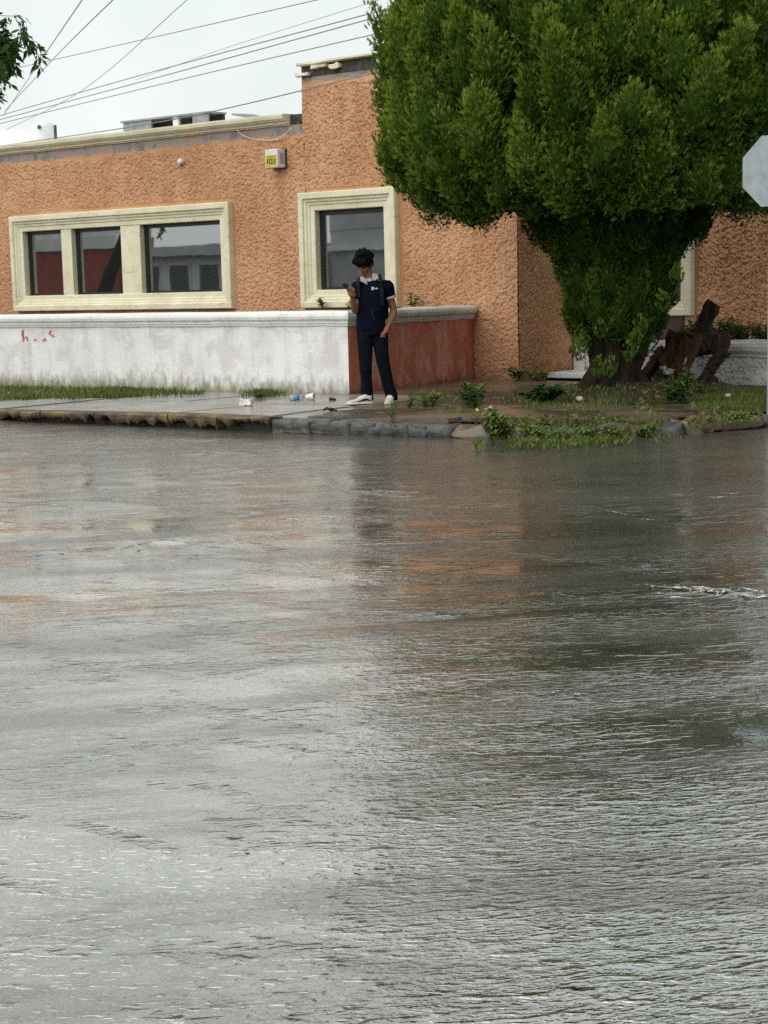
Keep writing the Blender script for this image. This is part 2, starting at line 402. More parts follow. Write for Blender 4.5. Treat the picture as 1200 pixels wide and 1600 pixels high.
M_bark = mk_bark('cypress_bark', (.009, .007, .005), (.05, .032, .022))
M_dead = mk_bark('dead_wet_wood', (.012, .009, .007), (.075, .052, .036), 6)
M_rust = mk_bark('orange_split_wood', (.025, .014, .009), (.15, .075, .038), 7)
M_stem = simple('green_stem', (.1, .13, .04), .6, .3)
M_skin = simple('brown_skin', (.27, .135, .082), .6, .12, 30, spec=.2)
M_hair = simple('black_hair', (.005, .005, .005), .8, .3, 60, spec=.08)
M_shirt = simple('navy_polo_cloth', (.004, .006, .015), .9, .3, 25, .004, 30, spec=.08)
M_jean = simple('dark_denim', (.005, .007, .011), .9, .45, 18, .006, 22, spec=.08)
M_collar = simple('pale_collar_cloth', (.55, .48, .48), .8, .15, 30)
M_strap = simple('grey_backpack_strap', (.026, .03, .032), .7, .2, spec=.1)
M_bag = simple('black_backpack_cloth', (.015, .016, .018), .8, .3, spec=.08)
M_shoe = simple('cream_shoe_leather', (.55, .52, .42), .5, .15, 20)
M_shoeb = simple('black_shoe_panel', (.02, .02, .02), .5, .3, spec=.08)
M_sole = simple('white_shoe_sole', (.68, .66, .58), .5, .1)
M_phone = simple('black_phone', (.012, .012, .014), .15, .2)
M_screen = simple('phone_screen', (.03, .035, .04), .06, .1)
M_logo = simple('white_embroidery', (.42, .42, .44), .8, .1)
M_bottle = Mt('clear_plastic_bottle', .06, (.7, .76, .82), 1.45); M_bottle.b.inputs['Transmission Weight'].default_value = .6; M_bottle = M_bottle.m
M_blue = simple('blue_bottle_label', (.1, .24, .5), .5, .2)
M_paper = simple('white_wet_paper', (.72, .72, .7), .7, .12, 20)
M_brownleaf = simple('brown_dead_leaf', (.07, .035, .02), .7, .5, 30)
M_foam_glint = simple('white_foam_and_glint', (.55, .55, .53), .5, .1, 40)  # also the white of the sky glints painted on crests
M_rock = simple('pale_rubble', (.4, .37, .33), .8, .35, 9, .01, 30)
M_pane_dark = simple('dark_far_glass', (.025, .03, .035), .15, .3)
M_redhouse = simple('red_house_paint', (.3, .055, .04), .8, .2, 2)
M_whouse = simple('white_house_paint', (.66, .68, .68), .8, .1, 2)
M_ghouse = simple('grey_block_paint', (.42, .44, .44), .8, .15, 2)
M_door = simple('dark_brown_door', (.07, .04, .025), .5, .3, 6)

# ------------------------------------------------------------------ ground and road
KERB = [(-40, -3.5), (-14, -3.5), (-6, -3.55), (-2.2, -3.55), (0, -3.45), (1.8, -3.36), (3.0, -3.18), (3.85, -2.98), (4.55, -2.78), (5.2, -2.42), (5.66, -1.86), (5.9, -1.1), (6.0, -.2), (6.02, 3), (6.02, 40)]
def kerb_path(n): return [p for p in spline([(x, y, 0) for x, y in KERB], n)]
KP = np.array(kerb_path(700))[:, :2]
def kerb_dist(x, y):
    x = np.atleast_1d(x); y = np.atleast_1d(y)
    return np.sqrt(((x[:, None] - KP[None, :, 0]) ** 2 + (y[:, None] - KP[None, :, 1]) ** 2).min(1))
big = [(-600, -600, -.03), (600, -600, -.03), (600, 600, -.03), (-600, 600, -.03)]
tag(mesh('ground', big, [(0, 1, 2, 3)], M_road), kind='structure')
# flooded street with low swells and a few standing crests, as a real height field
gx = np.arange(-10, 15.5, .065); gy = np.arange(-17, 4, .065)
X, Y = np.meshgrid(gx, gy, indexing='ij')
cz = .004 * n2(X * 1.3, Y * 2.1, 1) + .0028 * n2(X * 3.1 + Y, Y * 4.6, 2)
def crest(px0, py0, px1, py1, h, wd):
    global cz
    a = at_z(px0, py0, 0)[:2]; b = at_z(px1, py1, 0)[:2]; d = b - a; Ln = np.hypot(*d); d = d / Ln
    s = ((X - a[0]) * d[0] + (Y - a[1]) * d[1]) / Ln; q = -(X - a[0]) * d[1] + (Y - a[1]) * d[0] + .06 * n2(s * 5, s * 0, 5)
    cz = cz + h * .6 * np.exp(-(q / wd) ** 2) * sstep(-.02, .25, s) * sstep(1.02, .7, s) * (1 + .5 * n2(X * 9, Y * 9, 4))
for cc in ((520, 766, 695, 777, .03, .07), (430, 812, 520, 806, .02, .06), (180, 868, 300, 838, .03, .09), (900, 795, 1040, 818, .025, .07), (0, 796, 120, 790, .02, .07),
           (1010, 922, 1210, 932, .04, .09), (850, 930, 900, 925, .02, .05), (640, 965, 745, 960, .02, .05), (930, 780, 1060, 765, .02, .06), (840, 1085, 930, 1092, .02, .05),
           (60, 1190, 220, 1170, .016, .05), (20, 870, 150, 862, .025, .08), (300, 800, 420, 806, .02, .07), (960, 880, 1060, 884, .02, .05), (150, 1230, 215, 1180, .012, .03)):
    crest(*cc)
WX0, WY0, WCZ = gx[0], gy[0], cz.copy()
V = np.stack([X, Y, cz], -1).reshape(-1, 3); ni, nj = X.shape
I = np.arange(ni * nj).reshape(ni, nj); Fq = np.stack([I[:-1, :-1], I[1:, :-1], I[1:, 1:], I[:-1, 1:]], -1).reshape(-1, 4)
tag(mesh_np('flooded_road', V, Fq, M_road, smooth=True), kind='structure')

def side_z(x, y):      # top of the pavement, falling gently to the left
    return .138 + .010 * np.clip(x, -8, 0) + .006 * n2(np.asarray(x) * .9, np.asarray(y) * .9, 6)

# pavement body under everything (earth), as one closed sheet with a side
def poly_sheet(name, outline, zf, m, step, extra=None):
    pass
pts = [(p[0], p[1]) for p in kerb_path(160)]
inn = [(x + (.16 if x < 3 else -.02), y + .17) if x < 4 else (x - .17, y + .1) for x, y in pts]
Vv = []; Ff = []
for x, y in inn: Vv.append((x, y, -.02))
for x, y in inn: Vv.append((x, y, float(side_z(x, y)) - .045))
nn = len(inn)
for i in range(nn - 1): Ff.append((i, i + 1, nn + i + 1, nn + i))
Vv += [(-40, 40, .08), ]
Ff.append(tuple(range(nn, 2 * nn)) + (2 * nn,))
earth = tag(mesh('earth_bank', Vv, Ff, M_under), kind='structure')

# fine soil verge around the cypress (right half of the pavement)
gx = np.arange(1.9, 6.1, .05); gy = np.arange(-3.2, 4.6, .05); X, Y = np.meshgrid(gx, gy, indexing='ij')
kd = kerb_dist(X.ravel(), Y.ravel()).reshape(X.shape)
inside = np.zeros(X.shape, bool)
ky = np.interp(X, KP[:, 0][:620], KP[:, 1][:620])
inside = (Y > ky + .02) & (X < 5.98)
inside &= ~((kd < .22))
tx, ty = 3.2, .87
mound = .13 * np.exp(-((X - tx) ** 2 + (Y - ty - .1) ** 2) / .55) + .1 * np.exp(-((X - 3.6) ** 2 + (Y - 1.9) ** 2) / .35)
Z = side_z(X, Y) + .012 + .02 * n2(X * 2.2, Y * 2.2, 7) + .01 * n2(X * 6, Y * 6, 8) + mound - .02 * sstep(.6, .2, kd)
I = np.arange(X.size).reshape(X.shape); Fq = np.stack([I[:-1, :-1], I[1:, :-1], I[1:, 1:], I[:-1, 1:]], -1)
ok = inside[:-1, :-1] & inside[1:, :-1] & inside[1:, 1:] & inside[:-1, 1:]
tag(mesh_np('soil_verge', np.stack([X, Y, Z], -1).reshape(-1, 3), Fq[ok], M_soil, smooth=True), kind='structure')
def soil_z(x, y):
    return float(side_z(x, y) + .012 + .02 * n2(x * 2.2, y * 2.2, 7) + .13 * math.exp(-((x - tx) ** 2 + (y - ty - .1) ** 2) / .55) + .1 * math.exp(-((x - 3.6) ** 2 + (y - 1.9) ** 2) / .35))

# pavement slabs
pave = tag(bpy.data.objects.new('pavement', None), kind='structure'); C.objects.link(pave)
def slab(x0, x1, y0f, y1f, m, dz=0, tilt=0, name='slab', skew=0):
    nx, ny = 12, 6; Vs = []
    for layer in (0, 1):
        for i in range(nx + 1):
            for j in range(ny + 1):
                t = i / nx; s = j / ny
                x = x0 + (x1 - x0) * t + skew * (s - .5); ya, yb = y0f(x), y1f(x)
                y = ya + (yb - ya) * s
                edge = .012 * (n2(x * 7, y * 7, 9)) * (1 if (i in (0, nx) or j in (0, ny)) else 0)
                z = float(side_z(x, y)) + dz + tilt * (t - .5)
                if layer: z -= .07
                Vs.append((x + edge, y + edge, z))
    Fs = []; k = (nx + 1) * (ny + 1); id_ = lambda l, i, j: l * k + i * (ny + 1) + j
    for i in range(nx):
        for j in range(ny):
            Fs.append((id_(0, i, j), id_(0, i + 1, j), id_(0, i + 1, j + 1), id_(0, i, j + 1)))
            Fs.append((id_(1, i, j), id_(1, i, j + 1), id_(1, i + 1, j + 1), id_(1, i + 1, j)))
    for i in range(nx):
        Fs.append((id_(0, i, 0), id_(1, i, 0), id_(1, i + 1, 0), id_(0, i + 1, 0))); Fs.append((id_(0, i, ny), id_(0, i + 1, ny), id_(1, i + 1, ny), id_(1, i, ny)))
    for j in range(ny):
        Fs.append((id_(0, 0, j), id_(0, 0, j + 1), id_(1, 0, j + 1), id_(1, 0, j))); Fs.append((id_(0, nx, j), id_(1, nx, j), id_(1, nx, j + 1), id_(0, nx, j + 1)))
    return mesh(name, Vs, Fs, m, pave)
kyf = lambda x: float(np.interp(x, KP[:620, 0], KP[:620, 1]))
xs = [-14, -11.5, -9.2, -7.3, -5.6, -4.1, -2.5, -1.2, .25, 1.5, 2.75]
for i in range(len(xs) - 1):
    a, b = xs[i] + .008, xs[i + 1] - .008
    mat_f = M_conc2 if i in (4, 7, 8) else M_conc; mat_b = M_conc2 if i in (3, 8) else M_conc
    if i == 9: mat_f = M_conc; mat_b = M_mudc
    dzz = (.0, .006, -.004, .004, -.006, .008, 0, .005, 0, -.006)[i]
    slab(a, b, lambda x: kyf(x) + .2, lambda x: -1.75 + .05 * math.sin(x * 2), mat_f, dzz, R_.uniform(-.012, .012), skew=R_.uniform(-.12, .12))
    slab(a, b, lambda x: -1.735 + .05 * math.sin(x * 2), lambda x: -.0, mat_b, -dzz, R_.uniform(-.012, .012), skew=R_.uniform(-.03, .03))
# wet muddy concrete apron between the red wall and the verge
slab(-.3, 2.6, lambda x: .02, lambda x: 3.0, M_mudc, -.004, 0, 'apron_slab')
slab(2.77, 3.6, lambda x: kyf(x) + .22, lambda x: -1.1, M_mudc, .015, 0, 'apron_slab')
slab(3.62, 4.7, lambda x: kyf(x) + .42, lambda x: -.75, M_mudc, .02, -.01, 'apron_slab')
slab(4.72, 5.45, lambda x: kyf(x) + .3, lambda x: -.35, M_mudc, .02, 0, 'apron_slab')

# broken ochre kerb on the left: overhanging slab edges with ragged undersides
def ragged_kerb(x0, x1, m, top=.006, seed=0):
    n = 110; Vs = []; Fs = []
    for i in range(n + 1):
        x = x0 + (x1 - x0) * i / n; y = kyf(x); z = float(side_z(x, y)) + top
        und = .075 + .03 * float(n2(x * 2.3, seed * 3.1, 12)) + .03 * float(n2(x * 11, seed, 13)) + .02 * float(n2(x * 31, seed, 17)); und = max(.022, und)
        fr = y + .014 * float(n2(x * 4, seed, 14)) + .014 * float(n2(x * 17, seed, 15))
        zt = z + .006 * float(n2(x * 6, seed, 16))
        prof = [(y + .22, z), (fr + .03, zt), (fr, zt - .02), (fr + .004, z - und * .6 - .01), (fr + .025, z - und - .012), (y + .22, z - und * .8 - .02)]
        for q in prof: Vs.append((x, q[0], q[1]))
    for i in range(n):
        for k in range(6):
            a = i * 6 + k; b = i * 6 + (k + 1) % 6; Fs.append((a, b, b + 6, a + 6))
    Fs.append(tuple(range(6))); Fs.append(tuple(range(n * 6, n * 6 + 6))[::-1])
    o = mesh('kerb_piece', Vs, Fs, m, pave); return o
ks = [-14, -9.5, -6.4, -4.3, -3.1, -1.6, -.75, .35, 1.05, 1.76]
for i in range(len(ks) - 1): ragged_kerb(ks[i] + .012, ks[i + 1] - .012, M_kerbo, .004 + R_.uniform(-.004, .008), i + 1)
# grey kerb stones
kpx = [(424, 462), (464, 500), (502, 538), (540, 586), (589, 614), (617, 645), (651, 677), (680, 722)]
for i, (a, b) in enumerate(kpx):
    A = at_z(a, 676, 0); B = at_z(b, 681, 0); xa, xb = A[0], B[0]
    ya, yb = kyf(xa), kyf(xb); ang = math.atan2(yb - ya, xb - xa); Ln = math.hypot(xb - xa, yb - ya)
    cx, cy = (xa + xb) / 2, (ya + yb) / 2 + .1
    hh = (.135, .14, .13, .135, .13, .125, .12, .12)[i]
    rough_block('kerb_stone', (cx, cy, hh / 2 - .008), (Ln * .97, .24, hh), M_stone, pave, ang + R_.uniform(-.05, .05), .02, 6, i + 1, .05 if i < 4 else .16, 13)
# crumbled kerb round the corner
for i in range(12):
    t = i / 11; q = at_z(752 + (1165 - 752) * t, 676 - 14 * t * t, 0.03)
    k = int(np.argmin((KP[:, 0] - q[0]) ** 2 + (KP[:, 1] - q[1]) ** 2)); kp = KP[k]; kn = KP[min(k + 1, 699)] - KP[k - 1]; ang = math.atan2(kn[1], kn[0])
    nx_, ny_ = -math.sin(ang), math.cos(ang)
    rough_block('broken_kerb', (kp[0] + nx_ * .13, kp[1] + ny_ * .13, .05), (.26 + .2 * R_.random(), .2 + .16 * R_.random(), .09 + .05 * R_.random()), (M_kerbo, M_stone, M_mudc)[(2, 1, 2, 2, 1, 2, 2, 1, 2, 0, 2, 1)[i]], pave, ang + R_.uniform(-.3, .3), .05, 4, 20 + i, .2, 6)

# ------------------------------------------------------------------ orange building
bld = thing('orange_building', 'orange stucco corner building with cream window mouldings and stepped parapet', 'building', (-3, 3.09, .1))
B0 = Vector(bld.location)
def adopt(o, root):                     # child built in world coordinates
    o.parent = root; o.matrix_parent_inverse = Matrix.Translation(-Vector(root.location)) if root.rotation_euler.z == 0 else root.matrix_basis.inverted()
    return o
FV = 3.09
def stucco(name, o, a, b, nrm, la, lb, m, root, step=.0118, holes=(), smooth_z=(), amp=.025, sc=27, seed=0, bands=(), thick=True):
    na, nb = max(2, int(la / step)), max(2, int(lb / step))
    A, Bm = np.meshgrid(np.linspace(0, la, na + 1), np.linspace(0, lb, nb + 1), indexing='ij')
    wu = A + seed * 3.3; wz = Bm
    wx = .8 * n2(wu * 11, wz * 11, 21); wy = .8 * n2(wu * 11, wz * 11, 22)
    g = n2(wu * sc + wx, wz * sc * 1.08 + wy, 23) + .35 * n2(wu * sc * 2.1, wz * sc * 2.1, 24)
    h = amp * (sstep(.0, .24, np.abs(g)) - .75) + .25 * amp * n2(wu * 45, wz * 45, 25) + .012 * n2(wu * 1.1, wz * 1.1, 26)
    flat = np.zeros_like(A)
    for (a0, a1, b0, b1) in bands: flat = np.maximum(flat, ((A > a0) & (A < a1) & (Bm > b0) & (Bm < b1)).astype(float))
    if smooth_z: flat = np.maximum(flat, sstep(smooth_z[0], smooth_z[1], Bm + .05 * n2(A * 2, Bm * 0, 27)))
    h = h * (1 - flat) - .006 * flat
    P = np.asarray(o)[None, None] + A[..., None] * np.asarray(a) + Bm[..., None] * np.asarray(b) + h[..., None] * np.asarray(nrm)
    I = np.arange(A.size).reshape(A.shape); Fq = np.stack([I[:-1, :-1], I[1:, :-1], I[1:, 1:], I[:-1, 1:]], -1)
    ca = (A[:-1, :-1] + A[1:, 1:]) / 2; cb = (Bm[:-1, :-1] + Bm[1:, 1:]) / 2; keep = np.ones(ca.shape, bool)
    for (a0, a1, b0, b1) in holes: keep &= ~((ca > a0) & (ca < a1) & (cb > b0) & (cb < b1))
    ob = mesh_np(name, P.reshape(-1, 3), Fq[keep], m, smooth=True)
    return adopt(ob, root)
W1 = (-10.14, -4.85, 1.15, 2.78); W2 = (-3.42, -1.59, 1.14, 2.83)
TW = .265
def hole(w, u0, z0, g=.12): return (w[0] + g - u0, w[1] - g - u0, w[2] + g - z0, w[3] - g - z0)
def band(w, u0, z0, g=.055): return (w[0] - g - u0, w[1] + g - u0, w[2] - g - z0, w[3] + g - z0)
SPL = -3.36; CU = .43
stucco('front_wall', (-11.4, FV, .75), (1, 0, 0), (0, 0, 1), (0, -1, 0), SPL + 11.42, 3.09, M_orange, bld, holes=[hole(W1, -11.4, .75)], bands=[band(W1, -11.4, .75)], smooth_z=(2.86, 2.95), seed=1)
stucco('front_wall', (SPL, FV, .1), (1, 0, 0), (0, 0, 1), (0, -1, 0), CU - SPL, 4.5, M_orange_hi, bld, holes=[hole(W2, SPL, .1)], bands=[band(W2, SPL, .1)], smooth_z=(4.22, 4.28), seed=2)
stucco('side_wall', (CU, FV, .1), (0, 1, 0), (0, 0, 1), (1, 0, 0), 1.45, 4.4, M_orange_pl, bld, seed=3)
WV = 4.5
w3r = float(at_v(1085, 430, WV)[0]); W3 = (w3r - 1.9, w3r, .95, 2.7)
stucco('wing_wall', (W3[0] - .5, WV, .3), (1, 0, 0), (0, 0, 1), (0, -1, 0), 5.0, 2.9, M_orange_pl, bld, holes=[hole(W3, W3[0] - .5, .3)], bands=[band(W3, W3[0] - .5, .3)], seed=4, step=.0125)
# plain backing body of the building: roofs, far sides, interior back so that openings are dark rooms
def part(name, *a, m=None, bev=0): return adopt(box(name, *a, m, None, bev), bld)
part('wall_extension', -20, -11.41, FV - .002, FV + .2, .1, 3.84, m=M_orange_pl)
part('roof', -20, SPL, FV + .05, 11, 3.7, 3.82, m=M_roofw)
part('parapet_side', SPL + .003, SPL + .2, FV + .02, 10.9, 3.8, 4.6, m=M_orange_pl)
part('upper_roof', SPL + .01, CU - .02, FV + .02, 10.9, 4.4, 4.5, m=M_roofw)
part('rear_wall', -20, 8.5, 10.9, 11.1, .1, 4.4, m=M_orange_pl)
part('room_wall', -12, CU - .03, FV + 2.2, FV + 2.3, .1, 3.7, m=M_board)
part('inner_side_wall', CU - .05, CU - .02, FV + .03, 10.85, .1, 4.45, m=M_orange_pl)
part('wing_upper_wall', CU + .0, 8.5, WV + .012, WV + .2, 3.15, 4.5, m=M_orange_pl)
part('wing_wall_left', CU + .01, W3[0] - .49, WV + .012, WV + .2, .1, 3.16, m=M_orange_pl)
part('wing_wall_right', W3[0] + 4.49, 8.5, WV + .012, WV + .2, .1, 3.16, m=M_orange_pl)
part('wing_side', 8.45, 8.6, WV + .02, 10.88, .1, 4.42, m=M_orange_pl)
part('wing_room_wall', CU + .02, 8.4, WV + 1.6, WV + 1.7, .1, 3.4, m=M_board)
part('wing_roof', CU + .02, 8.5, WV + .05, 10.88, 4.36, 4.43, m=M_roofw)

def trim_frame(w, v, prof, name='window'):
    """stepped moulding swept round a rectangle with mitred corners; prof = (inset, protrusion)"""
    Vs, Fs = [], []
    cor = [(0, 0), (1, 0), (1, 1), (0, 1)]
    n = len(prof)
    for k in range(4):
        for d, t in prof:
            u = w[0] + d if cor[k][0] == 0 else w[1] - d
            z = w[2] + d if cor[k][1] == 0 else w[3] - d
            Vs.append((u, v - t, z))
    for k in range(4):
        k2 = (k + 1) % 4
        for i in range(n - 1): Fs.append((k * n + i, k2 * n + i, k2 * n + i + 1, k * n + i + 1))
    o = mesh(name, Vs, Fs, M_cream, None); return adopt(o, bld)
PROF = [(0, -.03), (0, .095), (.012, .105), (.085, .105), (.095, .095), (.098, .075), (.13, .072), (.142, .062), (.146, .05), (.176, .048), (.186, .038), (.19, .03), (.255, .026), (TW, .018), (TW, -.16)]
GV = FV + .085
def sub(o, p): o.parent = p; o.matrix_parent_inverse = (p.matrix_parent_inverse @ Matrix()).inverted() if False else Matrix.Translation(-B0); return o
def child_of_part(o, p):
    # p is an adopted part: its local frame equals world coordinates shifted by the root, so undo that shift
    o.parent = p; o.matrix_parent_inverse = Matrix(); return o
def black_frame(p, u0, u1, z0, z1, v, wd=.05):
    bm = bmesh.new()
    bbox(bm, u0, u0 + wd, v, v + .05, z0, z1); bbox(bm, u1 - wd, u1, v, v + .05, z0, z1)
    bbox(bm, u0 + wd, u1 - wd, v + .002, v + .048, z0, z0 + wd * .7); bbox(bm, u0 + wd, u1 - wd, v + .002, v + .048, z1 - wd * 1.2, z1)
    child_of_part(from_bm('sash_frame', bm, M_black), p)
    child_of_part(mesh('pane', [(u0 + wd, v + .03, z0 + .02), (u1 - wd, v + .03, z0 + .02), (u1 - wd, v + .03, z1 - .03), (u0 + wd, v + .03, z1 - .03)], [(0, 1, 2, 3)], M_glass), p)
win1 = trim_frame(W1, FV, PROF); iz0, iz1 = W1[2] + TW, W1[3] - TW
win1['label'] = 'wide three-pane window in a stepped cream moulding'
u0, u1 = W1[0] + TW, W1[1] - TW
def uat(px, py=410): return float(at_v(px, py, FV)[0])
m1, m2, m3, m4 = uat(98), uat(114), uat(191), uat(221)
for a, b in ((m1, m2), (m3, m4)):
    child_of_part(box('mullion', a, b, FV - .012, GV + .1, iz0 - .005, iz1 + .005, M_cream, None, .008), win1)
for a, b in ((u0, m1), (m2, m3), (m4, u1)): black_frame(win1, a, b, iz0, iz1, GV)
win2 = trim_frame(W2, FV, PROF); win2['label'] = 'single-pane window in a stepped cream moulding behind the person'
black_frame(win2, W2[0] + TW, W2[1] - TW, W2[2] + TW, W2[3] - TW, GV, .06)
win3 = trim_frame(W3, WV, PROF); win3['label'] = 'window moulding half hidden by the cypress'
black_frame(win3, W3[0] + TW, W3[1] - TW, W3[2] + TW, W3[3] - TW, WV + .085)

# parapet moulding on the low part
def sweep_u(name, x0, x1, prof, m, n=40, wob=.006, root=bld, seed=0, nseed=30):
    Vs, Fs = [], []; k = len(prof)
    for i in range(n + 1):
        x = x0 + (x1 - x0) * i / n
        for (v, z) in prof:
            j = wob * float(n2(x * 3 + seed, v * 9 + z * 9, nseed)); Vs.append((x, v + j, z + j))
    for i in range(n):
        for q in range(k - 1): Fs.append((i * k + q, (i + 1) * k + q, (i + 1) * k + q + 1, i * k + q + 1))
    Fs.append(tuple(range(k))[::-1]); Fs.append(tuple(range(n * k, n * k + k)))
    o = mesh(name, Vs, Fs, m, None); return adopt(o, root) if root else o
cprof = [(FV + .25, 3.845), (FV - .02, 3.84), (FV - .03, 3.86), (FV - .06, 3.862), (FV - .07, 3.885), (FV - .10, 3.90), (FV - .14, 3.935), (FV - .15, 3.975), (FV - .15, 4.0), (FV + .05, 4.005), (FV + .25, 4.005)]
sweep_u('parapet_moulding', -20, -3.62, cprof, M_cream, 120)
part('parapet_core', -20, SPL - .01, FV + .02, FV + .24, 3.8, 3.99, m=M_dark)
# broken top of the tall part
sweep_u('coping_ledge', SPL - .012, CU + .04, [(FV + .3, 4.655), (FV - .08, 4.655), (FV - .1, 4.668), (FV - .1, 4.695), (FV + .3, 4.7)], M_cream, 40, .012)
part('exposed_core', SPL + .01, CU - .01, FV - .005, FV + .28, 4.5, 4.658, m=M_dark)
for i in range(13):
    x = SPL + .1 + i * .29 + R_.uniform(-.08, .08)
    if i in (3, 4, 8, 11): continue
    adopt(rough_block('moulding_fragment', (x, FV - .03, 4.585 + R_.uniform(-.05, .045)), (.3 * R_.uniform(.6, 1.1), .1, .05 * R_.uniform(.7, 1.4)), M_cream, None, 0, .016, 3, 60 + i, .02, 12), bld)
# recessed doorway left of the cypress
part('door_jamb', CU + .02, CU + .2, WV - .06, WV + .01, .12, 2.35, m=M_cop_w, bev=.008)
part('white_dado', CU + .21, CU + .95, WV - .04, WV + .008, .12, .78, m=M_white, bev=.006)
part('door', CU + .96, CU + 1.75, WV - .03, WV + .009, .14, 2.2, m=M_door, bev=.01)
part('door_step', CU + .02, CU + 1.6, WV - .75, WV - .07, .12, .2, m=M_cop_w, bev=.015)

# ------------------------------------------------------------------ garden wall (white along the street, red return)
gw = thing('garden_wall', 'low garden wall, white along the street with a brick-red return behind the person', 'wall', (-3, 0, .05))
def gwp(o): return adopt(o, gw)
def wall_panel(name, x0, x1, y0, y1, z0, z1, m, st=.06, amp=.009):
    # subdivided slab with gentle unevenness on the street faces
    nx, nz = int(max(abs(x1 - x0), abs(y1 - y0)) / st), int((z1 - z0) / st)
    if abs(x1 - x0) > abs(y1 - y0): a, b, nr, la = (1, 0, 0), (0, 0, 1), (0, -1, 0), x1 - x0; o = (x0, y0, z0)
    else: a, b, nr, la = (0, 1, 0), (0, 0, 1), (1, 0, 0), y1 - y0; o = (x1, y0, z0)
    A, Bm = np.meshgrid(np.linspace(0, la, nx + 1), np.linspace(0, z1 - z0, nz + 1), indexing='ij')
    h = amp * n2(A * 2.2, Bm * 2.2, 41) + .5 * amp * n2(A * 6, Bm * 6, 42)
    h[0, :] = h[-1, :] = 0
    P = np.asarray(o)[None, None] + A[..., None] * np.asarray(a) + Bm[..., None] * np.asarray(b) + h[..., None] * np.asarray(nr)
    I = np.arange(A.size).reshape(A.shape); Fq = np.stack([I[:-1, :-1], I[1:, :-1], I[1:, 1:], I[:-1, 1:]], -1).reshape(-1, 4)
    return gwp(mesh_np(name, P.reshape(-1, 3), Fq, m, smooth=True))
wall_panel('white_face', -16, 0, 0, .2, .0, .97, M_white)
wall_panel('red_face', -.2, 0, 0, FV - .02, .05, .97, M_red)
gwp(box('wall_core', -16, -.012, .012, FV - .03, .0, .8, M_soil))
gwp(box('wall_core', -16, -.014, .014, .22, .8, .965, M_white)); gwp(box('wall_core', -.22, -.015, .22, FV - .03, .8, .964, M_white))
cp = [(.24, .96), (-.012, .96), (-.03, .972), (-.03, .995), (-.05, 1.0), (-.052, 1.015), (-.04, 1.02), (-.052, 1.03), (-.082, 1.05), (-.092, 1.085), (-.085, 1.12), (-.06, 1.142), (-.02, 1.15), (.24, 1.15)]
# straight street run, mitred at the corner with the return
def coping(name, pts3, m, w0, w1):
    pass
Vs, Fs = [], []; k = len(cp)
n = 80
for i in range(n + 1):
    t = i / n
    for (v, z) in cp:
        x = -16 + (0 - v - -16) * t
        j = .004 * float(n2(x * 3, v * 9 + z * 9, 31)); Vs.append((x, v + j, z + j))
for i in range(n):
    for q in range(k - 1): Fs.append((i * k + q, (i + 1) * k + q, (i + 1) * k + q + 1, i * k + q + 1))
gwp(mesh('street_coping', Vs, Fs, M_cop_w))
Vs, Fs = [], []
n = 24
for i in range(n + 1):
    t = i / n
    for (v, z) in cp:
        y = v + (FV - .03 - v) * t
        j = .005 * float(n2(y * 3, v * 9 + z * 9, 32)); Vs.append((-v + j, y, z + j + .0015))
for i in range(n):
    for q in range(k - 1): Fs.append((i * k + q, (i + 1) * k + q, (i + 1) * k + q + 1, i * k + q + 1))
Fs.append(tuple(range(n * k, n * k + k)))
gwp(mesh('return_coping', Vs, Fs, M_cop_g))
for ch in gw.children:                       # the return runs slightly inwards to the facade
    if ch.name.startswith(('red_face', 'return_coping', 'wall_core')):
        for v in ch.data.vertices:
            if v.co.x > -1: v.co.x -= .1 * max(0., v.co.y)
# faded red spray marks on the white face
def stroke(pp, wd):
    Vs, Fs = [], []
    for i, (x, y) in enumerate(pp):
        q = at_v(x, y, -.0085)
        Vs += [(q[0] - wd, -.012, q[2]), (q[0] + wd, -.012, q[2] + wd * .4)]
    for i in range(len(pp) - 1): Fs.append((2 * i, 2 * i + 1, 2 * i + 3, 2 * i + 2))
    gwp(mesh('spray_mark', Vs, Fs, M_graffiti))
stroke([(36, 516), (35, 522), (37, 530), (36, 534)], .02); stroke([(37, 528), (41, 526), (43, 533)], .016); stroke([(54, 530), (56, 533)], .022)
stroke([(66, 534), (70, 529), (71, 533)], .016); stroke([(84, 516), (79, 517), (77, 522), (81, 524), (84, 526), (80, 528)], .018)

# right planter wall, rough white stucco
pw = thing('planter_wall', 'low rough white stucco planter wall at right behind the logs', 'wall', (4.2, 2.6, .1))
PV = 2.6
stucco('rough_face', (2.2, PV, .08), (1, 0, 0), (0, 0, 1), (0, -1, 0), 3.4, .42, M_rwhite, pw, amp=.022, sc=18, seed=6)
adopt(box('wall_core', 2.2, 5.6, PV + .02, PV + .2, .08, .5, M_rwhite), pw)
adopt(box('planter_fill', 2.2, 5.59, PV + .2, WV - .01, .1, .56, M_soil), pw)
o = sweep_u('weathered_coping', 2.15, 5.62, [(PV + .25, .49), (PV - .02, .49), (PV - .035, .5), (PV - .035, .535), (PV - .06, .54), (PV - .085, .57), (PV - .09, .62), (PV - .07, .66), (PV - .03, .685), (PV + .25, .69)], M_cop_old, 40, .012, pw)

